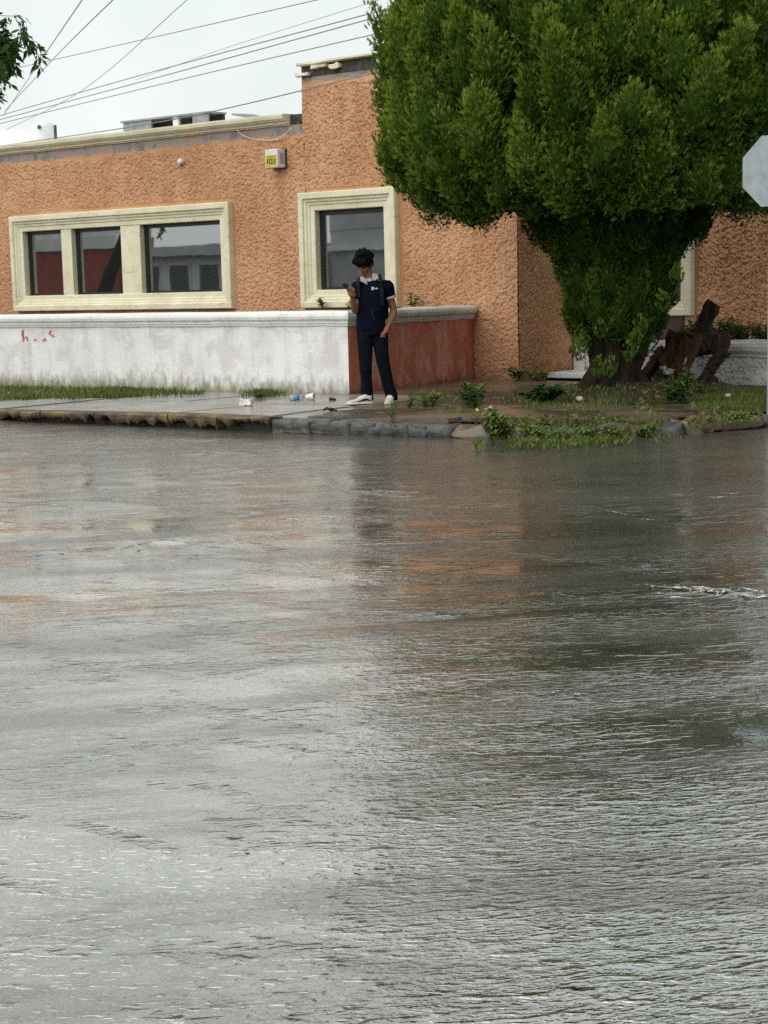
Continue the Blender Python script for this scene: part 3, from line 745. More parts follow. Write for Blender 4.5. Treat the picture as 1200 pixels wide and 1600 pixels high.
# ------------------------------------------------------------------ foliage helpers
def set_tint(o, t):
    a = o.data.attributes.new('tint', 'FLOAT', 'POINT'); a.data.foreach_set('value', np.asarray(t, dtype=np.float32))
def sprays(name, P, D, L, tint, m, parent=None, nleaf=6, seed=3, spread=.75, lw=.16, tipup=.15, tri=False):
    """flat fans of small diamond leaflets; P base points, D growth directions, L lengths (arrays)"""
    rg = np.random.default_rng(seed); n = len(P)
    D = D / np.linalg.norm(D, axis=1, keepdims=True)
    r = rg.normal(size=(n, 3)); r[:, 2] *= .3
    S1 = np.cross(D, r); S1 /= np.linalg.norm(S1, axis=1, keepdims=True) + 1e-9       # fan plane
    Nn = np.cross(D, S1)
    Vs = []; T = []
    for k in range(nleaf):
        a = (k / (nleaf - 1) - .5) * 2 * spread if nleaf > 1 else 0
        a = a + rg.normal(0, .14, n); st = rg.uniform(0, .45, n); ln = L * (rg.uniform(.55, .85, n)) * (1 - .35 * abs(k / (nleaf - 1) - .5) * 2)
        dk = D * np.cos(a)[:, None] + S1 * np.sin(a)[:, None] + Nn * rg.normal(0, .18, n)[:, None]
        dk[:, 2] += tipup
        dk /= np.linalg.norm(dk, axis=1, keepdims=True)
        sk = np.cross(dk, Nn); sk /= np.linalg.norm(sk, axis=1, keepdims=True) + 1e-9
        b = P + D * (st * L * .5)[:, None]; w = (ln * lw * rg.uniform(.8, 1.3, n))[:, None]
        tt = np.clip(tint + rg.normal(0, .08, n), 0, 1)
        if tri:
            q = np.stack([b - sk * w, b + sk * w, b + dk * ln[:, None]], 1); T.append(np.stack([tt * .8, tt * .8, np.clip(tt * 1.15 + .04, 0, 1)], 1))
        else:
            q = np.stack([b, b + dk * (ln * .5)[:, None] + sk * w, b + dk * ln[:, None], b + dk * (ln * .5)[:, None] - sk * w], 1); T.append(np.stack([tt * .75, tt, np.clip(tt * 1.15 + .04, 0, 1), tt], 1))
        Vs.append(q)
    V = np.concatenate(Vs).reshape(-1, 3); T = np.concatenate(T).reshape(-1)
    Fq = np.arange(len(V)).reshape(-1, 3 if tri else 4)
    o = mesh_np(name, V, Fq, m, parent); set_tint(o, T); return o

# ------------------------------------------------------------------ cypress
TX, TY = 3.2, .9
tree = thing('cypress_tree', 'big dark green cypress with a wide clipped crown on the corner', 'tree', (TX, TY, .2))
PZ = np.array([.55, .75, 1.13, 1.5, 1.85, 2.12, 2.26, 2.42, 2.72, 3.1, 3.55, 4.1, 4.6, 5.0, 5.35, 5.6, 5.75, 5.85])
PR = np.array([.24, .42, .58, .64, .72, .86, 1.75, 2.25, 2.46, 2.52, 2.56, 2.42, 2.18, 1.85, 1.4, .9, .45, .05])
rg = np.random.default_rng(5)
toc = (CAM - np.array([TX, TY, 0]))[:2]; toc = toc / np.hypot(*toc)
boughs = []                                     # centre, semi-axes (across, along), axis
def try_bough(c, ra, rl, ax, mind):
    for q in boughs:
        if np.linalg.norm((q[0] - c) / np.array([1, 1, 1.8])) < mind: return
    boughs.append((c, ra, rl, ax / np.linalg.norm(ax), rg.normal()))
for k in range(2600):
    z = rg.uniform(2.3, 5.55); th = rg.uniform(0, 2 * math.pi); r = float(np.interp(z, PZ, PR)); out = np.array([math.cos(th), math.sin(th), 0])
    ra = rg.uniform(.15, .3); rl = ra * rg.uniform(1.7, 2.7)
    r_in = max(0, r - ra * .75 + rg.uniform(-.12, .10)); zc_ = max(z, 2.2 + rl * .9) if r > 1.4 else z
    if out[1] > .3: r_in *= .8  # wall side of the crown drawn in so skylight reaches the wing wall
    if r_in < .1: continue
    try_bough(np.array([TX, TY, zc_]) + out * r_in, ra, rl, out * rg.uniform(.15, .55) + np.array([0, 0, 1.]) + rg.normal(0, .14, 3), .29)
for k in range(700):                            # underside and lower inverted cone
    z = rg.uniform(1.0, 2.5); th = rg.uniform(0, 2 * math.pi); r = float(np.interp(z, PZ, PR)); out = np.array([math.cos(th), math.sin(th), 0])
    if r > 1.25: r = rg.uniform(.9, 2.0); z = 2.72
    ra = rg.uniform(.12, .2); rl = ra * rg.uniform(2, 2.8)
    try_bough(np.array([TX, TY, z]) + RT * .07 + out * max(.05, r - ra * .8), ra, rl, out * .22 + np.array([0, 0, 1.]) + rg.normal(0, .06, 3), .2)
BC = np.array([b[0] for b in boughs]); BA = np.array([b[1] for b in boughs]); BL = np.array([b[2] for b in boughs]); BX = np.array([b[3] for b in boughs])
Ps, Ds, Ls, Ts = [], [], [], []
tv_, tf_ = [], []
bmc = bmesh.new(); bmesh.ops.create_icosphere(bmc, subdivisions=2, radius=1); icoV = np.array([v.co[:] for v in bmc.verts]); icoF = np.array([[v.index for v in f.verts] for f in bmc.faces]); bmc.free()
for bi, (c, ra, rl, ax, tn) in enumerate(boughs):
    e1 = np.cross(ax, [.3, .8, .1]); e1 /= np.linalg.norm(e1); e2 = np.cross(ax, e1)
    back = (c[:2] - np.array([TX, TY])) @ toc < -.5 or c[2] > 5.3
    n = int(1400 * 4 * math.pi * ra * rl * (.4 if back else 1)); u = rg.normal(size=(n, 3)); u /= np.linalg.norm(u, axis=1, keepdims=True)
    taper = 1 - .35 * np.clip(u[:, 2], 0, 1)                 # flame: narrower towards the tip
    rip = 1 + .3 * n3(u * np.array([ra, ra, rl]) * 9 + bi, 1.0, 1) + .22 * n3(u * np.array([ra, ra, rl]) * 24 + bi, 1.0, 2) + rg.uniform(-.25, .1, n)
    loc = e1[None] * (u[:, 0] * ra * taper * rip)[:, None] + e2[None] * (u[:, 1] * ra * taper * rip)[:, None] + ax[None] * (u[:, 2] * rl * rip)[:, None]
    P = c[None] + loc
    keep = np.ones(n, bool)                                  # drop sprays buried in a neighbouring bough
    near = np.where(np.linalg.norm(BC - c, axis=1) < 1.2)[0]
    for q in near:
        if q == bi: continue
        d = P - BC[q]; al = d @ BX[q]; pr = np.linalg.norm(d - al[:, None] * BX[q], axis=1); keep &= ((pr / BA[q]) ** 2 + (al / BL[q]) ** 2) > .62
    nrm = e1[None] * u[:, :1] / ra + e2[None] * u[:, 1:2] / ra + ax[None] * u[:, 2:] / rl; nrm /= np.linalg.norm(nrm, axis=1, keepdims=True)
    D = nrm * .75 + np.array([0, 0, .75])[None] + rg.normal(0, .22, (n, 3))
    m_ = keep.sum()
    Ps.append(P[keep]); Ds.append(D[keep]); Ls.append(rg.uniform(.7, 1.3, m_) * (.076 if ra > .16 else .066)); Ts.append(np.clip((.56 if c[2] > 2.4 else .42) + .1 * tn + .2 * u[keep, 2] + rg.normal(0, .12, m_) + .25 * n3(P[keep], 9, 4), 0, 1))  # lower cone tinted darker: shade under the overhang put into leaf colour
    iv = icoV * np.array([ra * .72, ra * .72, rl * .76]); iv = iv * (1 - .3 * np.clip(icoV[:, 2:3], 0, 1) * np.array([1, 1, 0])); tf_.append(icoF + len(icoV) * bi); tv_.append(c[None] + iv[:, :1] * e1 + iv[:, 1:2] * e2 + iv[:, 2:] * ax)
def plume(c, axis, h, rad, n, tint, up=.5, l0=.1):
    """small flame of sprays round an axis"""
    t = rg.beta(1.3, 1.5, n); a = rg.uniform(0, 2 * math.pi, n); rr = rad * np.sin(np.pi * np.clip(t * .85 + .12, 0, 1)) * np.sqrt(rg.uniform(.35, 1, n))
    ax = axis / np.linalg.norm(axis); e1 = np.cross(ax, [.3, .8, .1]); e1 /= np.linalg.norm(e1); e2 = np.cross(ax, e1)
    off = e1[None] * (rr * np.cos(a))[:, None] + e2[None] * (rr * np.sin(a))[:, None]
    Ps.append(c[None] + ax[None] * (t * h)[:, None] + off)
    Ds.append(ax[None] * .9 + off / rad * .75 + np.array([0, 0, up])[None] + rg.normal(0, .22, (n, 3)))
    Ls.append(rg.uniform(.75, 1.25, n) * l0); Ts.append(np.clip(tint + .45 * (t - .5) + rg.normal(0, .07, n), 0, 1))
# young sprouts round the foot
for px, py in ((905, 560), (915, 545), (893, 550), (992, 540), (1002, 520), (985, 560), (940, 525), (950, 585), (932, 585), (900, 535), (1040, 480), (1055, 440)):
    c = at_v(px, py, TY - .55 + rg.uniform(-.1, .15)); plume(c - np.array([0, 0, .05]), np.array([0, 0, 1.]) + rg.normal(0, .15, 3), .24, .08, 80, .6, .8, .06)
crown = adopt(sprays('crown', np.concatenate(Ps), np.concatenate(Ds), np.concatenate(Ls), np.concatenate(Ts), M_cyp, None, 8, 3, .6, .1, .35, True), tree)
# leafy bough bodies behind the sprays keep the sky out where the real tree is opaque
nz_, nt_ = 40, 40
zz = np.linspace(.9, 5.4, nz_); tt = np.linspace(0, 2 * math.pi, nt_, endpoint=False); ZZ, TT = np.meshgrid(zz, tt, indexing='ij')
RR = np.maximum(np.interp(ZZ, PZ, PR) * .82 - .2, .04)
V = np.stack([TX + RR * np.cos(TT), TY + RR * np.sin(TT), ZZ], -1).reshape(-1, 3)
I = np.arange(nz_ * nt_).reshape(nz_, nt_); Fq = np.stack([I[:-1], np.roll(I, -1, 1)[:-1], np.roll(I, -1, 1)[1:], I[1:]], -1).reshape(-1, 4); Fq = np.concatenate([Fq[:, [0, 1, 2]], Fq[:, [0, 2, 3]]])
o0 = sum(len(v) for v in tv_); Vb = np.concatenate(tv_ + [V]); Fb = np.concatenate(tf_ + [Fq + o0])
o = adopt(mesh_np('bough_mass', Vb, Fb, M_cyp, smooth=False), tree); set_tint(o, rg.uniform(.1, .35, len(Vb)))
# trunk: several fused twisting stems
tv, tf = [], []
def add_tube(pts, rad, seg=10, jit=.1):
    global tv, tf
    v, f = tube_vf(spline(pts, 14), np.interp(np.linspace(0, 1, 14), np.linspace(0, 1, len(rad)), rad), seg, len(tv), True, jit); tv += v; tf += f
for k in range(9):
    a = k / 9 * 2 * math.pi + R_.uniform(-.2, .2); rb = R_.uniform(.2, .36); tw = R_.uniform(.3, .9); ca, sa = math.cos(a), math.sin(a)
    add_tube([(TX + ca * (rb + .14), TY + sa * (rb + .1), .1), (TX + ca * rb, TY + sa * rb, .24), (TX + math.cos(a + tw) * .2, TY + math.sin(a + tw) * .2, .55),
              (TX + math.cos(a + tw) * .26, TY + math.sin(a + tw) * .26, 1.0), (TX + math.cos(a + tw * 1.2) * .5, TY + math.sin(a + tw) * .5, 2.2), (TX + ca * 1.0, TY + sa * 1.0, 3.6)], [.13, .1, .085, .075, .06, .02])
add_tube([(TX, TY, .05), (TX + .03, TY, .6), (TX, TY, 2), (TX, TY, 4), (TX, TY, 5.4)], [.3, .24, .2, .1, .02])
adopt(mesh('trunk', tv, tf, M_bark, None, True), tree)
# bare limb that shows left of the lower cone
a_, b_ = at_v(868, 408, TY - .3), at_v(886, 440, TY - .3)
adopt(tube('bare_limb', [a_ + (a_ - b_) * .8, a_, b_, b_ + (b_ - a_) * .8 + np.array([.1, .2, 0])], [.012, .02, .028, .03], M_bark), tree)

# ------------------------------------------------------------------ dead logs in front of the planter wall
LV = 1.95
def log(name, label, p0, p1, wpx, m, v=LV, v1=None, flat=.75, seg=9, cat='log', bend=0):
    a = at_v(*p0, v); b = at_v(*p1, v if v1 is None else v1); r = wpx / 133 / 2
    n = 22; ph = R_.uniform(0, 40); ts = np.linspace(0, 1, n); pts = [a + (b - a) * t + np.array([0, 0, bend * math.sin(math.pi * t) + r * .12 * float(n2(t * 3 + ph, 5, 81))]) for t in ts]
    Vt, Ft = tube_vf(pts, [(r * (1 + .1 * float(n2(t * 5 + ph, 2, 82))), r * flat * (1 + .12 * float(n2(t * 5 + ph, 7, 83)))) for t in ts], 10, 0, True, 0)
    dirn = (b - a) / np.linalg.norm(b - a)
    for i_, v in enumerate(Vt):                                  # long splits along the grain, torn ends
        k_ = i_ % 10; rr_ = i_ // 10; c_ = Vector(pts[rr_]); v2 = c_ + (v - c_) * (1 + .22 * float(n2(k_ * 1.7 + ph, 3, 84)) + .05 * float(n2(k_ * 2.3, rr_ * 1.1 + ph, 85)))
        v2 += (v2 - c_) * (.34 * float(n3(np.array(v2), 11, 2)) + .22 * float(n3(np.array(v2), 27, 3)))
        if rr_ in (0, n - 1): v2 += Vector(dirn) * (.35 * r * float(n2(k_ * 2.9 + ph, rr_, 86)))
        Vt[i_] = v2
    o = mesh(name, Vt, Ft, m, None, False)
    return tag(o, label, cat, 'dead wood beside the cypress')
log('log', 'thick dark slab of wood standing tilted above the other logs', (1092, 530), (1114, 474), 25, M_dead, LV + .12, flat=.45)
log('log', 'thick horizontal log lying across the wood pile with rounded end', (1046, 541), (1134, 537), 42, M_dead, LV + .02, flat=.9)
log('log', 'leftmost orange-brown split board leaning on the log', (1026, 604), (1056, 528), 20, M_rust, LV - .22, LV - .1, .35, cat='board')
log('log', 'middle orange-brown split board leaning on the log', (1045, 604), (1076, 527), 19, M_rust, LV - .22, LV - .12, .35, cat='board')
log('log', 'rightmost orange-brown split board leaning on the log', (1063, 600), (1093, 526), 15, M_rust, LV - .24, LV - .12, .35, cat='board')
log('log', 'dark stump mass between the cypress foot and the leaning boards', (1000, 606), (1042, 545), 34, M_dead, LV - .1, LV, .7)
log('log', 'dark prop log slanting down to the soil at right', (1096, 600), (1128, 546), 24, M_dead, LV - .1, LV - .05, .8)
log('log', 'short splintered wood piece lying on top of the horizontal log', (1062, 521), (1104, 526), 11, M_rust, LV - .05, flat=.6)
log('log', 'broken grey branch stub poking out at the right end of the wood pile', (1118, 560), (1140, 552), 9, M_dead, LV - .12, flat=.8)
log('log', 'short charred stub on the soil below the prop log', (1110, 607), (1115, 588), 14, M_dead, LV - .2)
log('log', 'thin dark root leaning against the right side of the cypress foot', (985, 606), (1012, 520), 16, M_dead, LV - .6, LV - .3, .8)
for i, (px, py, s, lb) in enumerate(((1036, 574, .05, 'pale stone lump at the foot of the leaning boards'), (1043, 582, .07, 'larger grey stone wedged under the leaning boards'), (1137, 617, .05, 'small white stone on the grass below the logs'), (905, 622, .05, 'small pale stone at the left foot of the cypress'), (1004, 597, .06, 'brownish stone at the right foot of the cypress'))):
    p = at_v(px, py, LV - .35) if i < 2 else at_z(px, py, .19)
    tag(rough_block('stone', p, (s * 1.4, s, s * .8), M_rock, None, i, s * .2, 2, i + 80, .5), lb, 'stone', 'stones near the cypress')

# ------------------------------------------------------------------ weeds and grass
def weed(name, label, px, py, wpx, hpx, m, n=60, leaf=.07, z=None, v=None, seed=0, stems=7, lw=.3, cat='weed', droop=.3):
    rgp = np.random.default_rng(100 + seed)
    b = at_v(px, py, v) if v is not None else at_z(px, py, .16 if z is None else z)
    if v is None and z is None: b[2] = soil_z(b[0], b[1]) if b[0] > 1.9 else float(side_z(b[0], b[1]))
    dist = float((b - CAM) @ FW); sc = dist / F_PX; W_, H_ = wpx * sc / 2, hpx * sc
    root = thing(name, label, cat, b, 0, 'weeds on the corner')
    sv, sf = [], []; Pp, Dd, Ll, Tt = [], [], [], []
    for s in range(stems):
        a = rgp.uniform(0, 2 * math.pi); rr = W_ * math.sqrt(rgp.uniform(.05, 1)); hh = H_ * rgp.uniform(.55, 1) * (1 - .35 * (rr / W_) ** 2)
        pts = [np.array([rr * .25 * math.cos(a), rr * .25 * math.sin(a), -.03]), np.array([rr * .6 * math.cos(a), rr * .6 * math.sin(a), hh * .5]), np.array([rr * math.cos(a), rr * math.sin(a), hh])]
        sp = spline(pts, 6); v_, f_ = tube_vf(sp, np.linspace(.006, .0025, 6), 4, len(sv)); sv += v_; sf += f_
        k = max(6, int(n * 2.2) // stems)
        for i in range(k):
            t = rgp.uniform(.15, 1); q = sp[min(5, int(t * 5))] * (1 - (t * 5 % 1)) + sp[min(5, int(t * 5) + 1)] * (t * 5 % 1)
            aa = rgp.uniform(0, 2 * math.pi); d = np.array([math.cos(aa), math.sin(aa), rgp.uniform(-.2, .9)])
            Pp.append(q); Dd.append(d); Ll.append(leaf * rgp.uniform(.6, 1.25)); Tt.append(rgp.uniform(.1, .9) * .6 + .35 * t)
    adopt_local = mesh('stems', sv, sf, M_stem, root)
    Pp, Dd, Ll, Tt = map(np.array, (Pp, Dd, Ll, Tt)); Dd = Dd / np.linalg.norm(Dd, axis=1, keepdims=True)
    sd = np.cross(Dd, [0, 0, 1.]); sd /= np.linalg.norm(sd, axis=1, keepdims=True) + 1e-9
    w_ = (Ll * lw)[:, None]; L1 = Ll[:, None]; g = np.array([0, 0, -1.]) * droop
    up = np.cross(sd, Dd)
    mid1 = Pp + Dd * L1 * .35; mid2 = Pp + Dd * L1 * .7 + g * L1 * .2; tip = Pp + Dd * L1 * .95 + g * L1 * .6
    fold = up * w_ * .35
    q1 = np.stack([Pp, mid1 + sd * w_ + fold, mid2 + sd * w_ * .8 + fold, tip, mid2, mid1], 1); q2 = np.stack([Pp, mid1, mid2, tip, mid2 - sd * w_ * .8 + fold, mid1 - sd * w_ + fold], 1)
    V = np.concatenate([q1, q2]).reshape(-1, 3); T = np.repeat(np.concatenate([Tt, Tt]), 6)
    idx = np.arange(len(V)).reshape(-1, 6)
    Fq = np.concatenate([idx[:, [0, 1, 2, 5]], idx[:, [5, 2, 3, 4]]]); 
    h_ = len(q1); idx2 = idx[h_:]; idx1 = idx[:h_]
    Fq = np.concatenate([idx1[:, [0, 1, 2, 5]], idx1[:, [5, 2, 3, 4]], idx2[:, [0, 1, 4, 5]], idx2[:, [1, 2, 3, 4]]])
    o = mesh_np('leaves', V, Fq, m, root); set_tint(o, np.clip(T, 0, 1)); return root
weed('weed', 'leafy green weed standing alone on the pavement right of the person', 738, 636, 70, 46, M_weed, 90, .085, seed=1, stems=9)
weed('weed', 'low light green tuft just right of the shoes', 672, 632, 36, 26, M_weedy, 60, .06, seed=2, stems=7)
weed('weed', 'tiny sprig between the shoes and the tuft', 640, 633, 16, 18, M_weed, 24, .05, seed=3, stems=4)
weed('weed', 'pale thin weed in front of the left shoe', 614, 655, 34, 34, M_weedy, 40, .05, seed=4, stems=6, lw=.14)
weed('dark_weed', 'dark broad-leaved bush at the left foot of the cypress', 850, 628, 64, 38, M_weedd, 120, .1, seed=5, stems=10)
weed('weed', 'tall yellowish weed in front of the dead logs', 1058, 628, 62, 66, M_weed, 170, .075, seed=6, stems=10)
weed('weed', 'sprawling pale green weed overhanging the kerb stones', 782, 681, 66, 44, M_weedy, 240, .075, z=.03, seed=7, stems=16, droop=.6)
weed('weed', 'low weed on the kerb right of the sprawling clump', 835, 684, 60, 26, M_weedy, 170, .06, z=.03, seed=8, stems=14, droop=.6)
for i_, (px, py, w_, h_, lb) in enumerate(((752, 672, 40, 30, 'small pale weed between the last kerb stone and the sprawling clump'), (872, 686, 54, 22, 'ragged low weed on the corner kerb, first right of the kerb-edge clumps'), (915, 685, 52, 20, 'ragged low weed on the corner kerb in front of the cypress foot'), (962, 682, 50, 18, 'ragged low weed on the corner kerb below the cypress roots'), (1012, 678, 46, 16, 'ragged low weed at the right end of the overgrown kerb'), (1150, 660, 40, 20, 'thin yellow weed on the kerb near the right edge'))):
    weed('weed', lb, px, py, w_, h_, M_weedy, 90, .06, z=.03 if py > 665 else .12, seed=40 + i_, stems=14, droop=.7, lw=.2)
weed('weed', 'grassy weed at the corner of the orange wall', 808, 592, 40, 30, M_weed, 60, .07, seed=9, stems=7)
weed('weed', 'light weed in front of the recessed doorway', 838, 592, 44, 26, M_weedy, 60, .07, seed=10, stems=7)
weed('weed', 'small weed on the soil right of the tall yellowish weed', 1100, 618, 40, 20, M_weed, 50, .06, seed=11, stems=7)
weed('weed', 'little green weed under the ochre kerb', 398, 668, 34, 16, M_weed, 50, .05, z=.02, seed=12, stems=6)
weed('weed', 'dark little weed at the foot of the white wall near the bottle', 404, 618, 34, 14, M_weed, 44, .05, seed=13, stems=7)
weed('weed', 'small weed under the kerb left of the green one', 215, 661, 26, 8, M_weed, 26, .04, z=.02, seed=14, stems=5)
weed('sill_weed', 'small weed below the single-pane window, left of the person', 505, 481, 18, 18, M_weed, 26, .07, v=FV - .22, seed=15, stems=4)
weed('sill_weed', 'weed stalk on the coping right of the single-pane window', 645, 479, 18, 22, M_weed, 26, .07, v=FV - .18, seed=16, stems=4)
weed('sill_weed', 'tiny sprig beside the raised arm under the window', 546, 482, 12, 14, M_weed, 16, .05, v=FV - .2, seed=17, stems=3)
for i, (px, w_, h_, lb) in enumerate(((1085, 50, 42, 'leftmost bushy plant in the right planter'), (1120, 56, 44, 'bushy plant in the right planter behind the tilted slab'), (1158, 56, 46, 'bushy plant in the right planter near the sign post'), (1196, 50, 36, 'rightmost bushy plant in the right planter at the frame edge'))):
    weed('planter_plant', lb, px, 541, w_ * 1.15, h_ * 1.15, M_weed, 330, .07, v=PV + .45, seed=20 + i, stems=26, cat='plant', lw=.22)

def grass(name, label, pts, hgt, tints, seed=0, wd=.006, lean=.5, m=M_grass):
    rgp = np.random.default_rng(seed); pts = np.array(pts); n = len(pts)
    a = rgp.uniform(0, 2 * math.pi, n); d = np.stack([np.cos(a), np.sin(a), np.zeros(n)], -1); s = np.stack([-np.sin(a), np.cos(a), np.zeros(n)], -1)
    h = hgt * rgp.uniform(.4, 1.2, n)[:, None]; ln = lean * rgp.uniform(.2, 1.4, n)[:, None] * h; up = np.array([0, 0, 1.])
    w_ = wd * rgp.uniform(.6, 1.3, n)[:, None]
    q = np.stack([pts - s * w_, pts + s * w_, pts + d * ln * .4 + up * h * .6 + s * w_ * .7, pts + d * ln * .4 + up * h * .6 - s * w_ * .7, pts + d * ln + up * h], 1)
    V = q.reshape(-1, 3); idx = np.arange(len(V)).reshape(-1, 5)
    Fq = np.concatenate([idx[:, [0, 1, 2]], idx[:, [0, 2, 3]], idx[:, [3, 2, 4]]])
    o = mesh_np(name, V, Fq, m); t = np.repeat(np.clip(rgp.normal(.5, .22, n), 0, 1), 5); set_tint(o, t); return tag(o, label, 'grass', kind='stuff')
rgq = np.random.default_rng(77)
def scatter(n, fpx, zf):
    out = []
    while len(out) < n:
        px, py, keep = fpx()
        if rgq.random() > keep: continue
        p = at_z(px, py, .12)
        p[2] = zf(p[0], p[1]) - .004; out.append(p)
    return out
def strip():
    px = rgq.uniform(-30, 320); y0 = 600 + px * .035; y1 = 624 - 4 * (px / 320) + 2.5 * float(n2(px * .05, 0, 60)); t = rgq.random(); py = y0 + (y1 - y0) * t
    kk = float(np.clip(.8 + .7 * n2(px * .02, py * .03, 61)  , .3, 1)) * float(sstep(318, 150, px + 30 * n2(py * .2, 1, 67))); return px, py, kk
grass('grass', 'strip of wet grass along the foot of the white wall', scatter(5200, strip, lambda x, y: float(side_z(x, y))), .07, None, 1, .007)
def strip2():
    px = 412 + rgq.normal(0, 15); py = 617 + rgq.normal(0, 2.5); return px, py, 1
grass('grass', 'small patch of grass by the white wall left of the bottle', scatter(420, strip2, lambda x, y: float(side_z(x, y))), .08, None, 2, .006)
def verge():
    px = rgq.uniform(780, 1205); py = rgq.uniform(617, 645); kk = float(np.clip(.15 + 1.3 * n2(px * .012, py * .07, 62), 0, 1)); return px, py, kk * (.25 if px < 1000 else 1)
grass('grass', 'thin grass on the soil round the cypress', scatter(5200, verge, soil_z), .06, None, 3, .006)
def kerbg():
    t = rgq.random(); px = 742 + t * 330; py = 680 - 13 * t + rgq.normal(0, 4); kk = float(np.clip(.7 + 1.2 * n2(px * .03, 3, 63), .05, 1)) * (1 - .5 * t); return px, py, kk
grass('grass', 'yellow-green grass overgrowing the broken corner kerb', scatter(1500, kerbg, lambda x, y: .03 if kyf(x) + .02 > y else .1), .05, None, 4, .007, 1.6, M_grass)
def kerbg2():
    px = rgq.uniform(860, 1150); py = 660 + rgq.normal(0, 3.5); kk = float(np.clip(.3 + 1.5 * n2(px * .03, 9, 64), 0, 1)); return px, py, kk
grass('grass', 'yellowish moss and grass on top of the corner kerb', scatter(1500, kerbg2, lambda x, y: .125), .035, None, 5, .007, 1.6, M_grass)

def cover():
    px = rgq.uniform(640, 1200); py = rgq.uniform(612, 668); kk = float(np.clip(.12 + .9 * n2(px * .02, py * .06, 66), 0, 1)); return px, py, kk
cv = np.array(scatter(2600, cover, lambda x, y: soil_z(x, y) if x > 1.9 else float(side_z(x, y)) + .004)); rgc = np.random.default_rng(31)
cdir = rgc.normal(size=(len(cv), 3)); cdir[:, 2] = np.abs(cdir[:, 2]) * .5 + .15
tag(sprays('ground_cover', cv, cdir, rgc.uniform(.03, .075, len(cv)), rgc.uniform(0, 1, len(cv)), M_grass, None, 4, 8, .9, .2, .05), 'scruffy low weeds and leaf litter on the soil around the cypress', 'ground cover', kind='stuff')
lt = np.array(scatter(900, cover, lambda x, y: (soil_z(x, y) if x > 1.9 else float(side_z(x, y))) + .008)); ld = rgc.normal(size=(len(lt), 3)); ld[:, 2] *= .15
o = sprays('leaf_litter', lt, ld, rgc.uniform(.025, .06, len(lt)), rgc.uniform(0, 1, len(lt)), M_brownleaf, None, 2, 9, .6, .25, 0); tag(o, 'brown dead leaves and twigs strewn on the muddy corner', 'leaf litter', kind='stuff')

# ------------------------------------------------------------------ stop sign seen from behind
sp_ = at_d(1206, 640, 16.0); sp_[2] = 0
sgn = thing('traffic_sign', 'bare metal back of an octagonal sign on a post at the right edge', 'sign', (sp_[0], sp_[1], .1))
zc = float(at_v(1199, 267, sp_[1])[2]); rad_ = .335
def octa(y, rr): return [(rr * math.cos(math.pi / 8 + k * math.pi / 4), y, rr * math.sin(math.pi / 8 + k * math.pi / 4) + zc - .1) for k in range(8)]
Vo = octa(.012, rad_ / math.cos(math.pi / 8)) + octa(.016, rad_ / math.cos(math.pi / 8))
mesh('sign_panel', Vo, [tuple(range(8))[::-1], tuple(range(8, 16))] + [(k, (k + 1) % 8, 8 + (k + 1) % 8, 8 + k) for k in range(8)], M_galv, sgn)
bm = bmesh.new(); bbox(bm, -.033, .033, -.05, .0105, -.05, zc - .1 + rad_ + .0, .006); from_bm('post', bm, M_galv, sgn)
for dz in (.18, -.18): tube('bolt', [(0, -.049, zc - .1 + dz), (0, -.06, zc - .1 + dz)], .011, M_tin, sgn, 6, False)

# ------------------------------------------------------------------ fittings on the facade
pa = at_v(425, 262, FV - .2); 
ab = thing('alarm_box', 'white alarm siren box with a yellow label high on the orange wall', 'alarm box', (pa[0], FV - .02, pa[2]))
bw, bh, bd = .125, .27, .19
bm = bmesh.new(); bbox(bm, -bw, bw, -bd, -.02, 0, bh, .014); from_bm('housing', bm, M_plastic, ab)
bm = bmesh.new(); bbox(bm, -bw - .01, bw + .012, -.019, .012, -.012, bh + .012, .006); from_bm('mounting_bracket', bm, M_dark, ab)
bm = bmesh.new(); bbox(bm, -bw + .02, bw - .018, -bd - .004, -bd + .002, .025, bh * .68); lb_ = from_bm('label_panel', bm, M_yellow, ab)
for k, (a, b, c, d) in enumerate(((-.09, -.06, .06, .13), (-.045, -.02, .05, .14), (-.005, .03, .1, .14), (-.005, .03, .045, .085), (.05, .085, .05, .13), (-.09, .085, .155, .168))):
    bm = bmesh.new(); bbox(bm, a, b, -bd - .006, -bd - .0035, c, d); from_bm('print_mark', bm, M_ink, lb_)
for k in range(5):
    bm = bmesh.new(); bbox(bm, bw - .002, bw + .004, -bd + .05 + k * .02, -bd + .058 + k * .02, .05, bh - .05); from_bm('grille_slot', bm, M_board, ab)
pf = at_v(285, 253, FV)
wf = thing('wall_fitting', 'small broken white lamp fitting on the orange wall above the wide window', 'fitting', (pf[0], FV, pf[2]))
tube('socket', [(0, .01, 0), (-.01, -.04, 0), (-.02, -.07, -.01)], [.05, .055, .04], M_plastic, wf, 10)
tube('wire_stub', spline([(.02, -.05, -.02), (.04, -.06, -.05), (.02, -.05, -.08)], 6), .008, M_dark, wf, 5)
# loose cable under the parapet end
cb = [at_v(px, py, FV - .05) for px, py in ((365, 190), (375, 208), (395, 217), (425, 219), (440, 214), (455, 200))]
tag(tube('loose_cable', spline(cb, 24), .006, M_plastic, None, 5), 'thin pale loose cable sagging under the broken parapet end', 'cable')

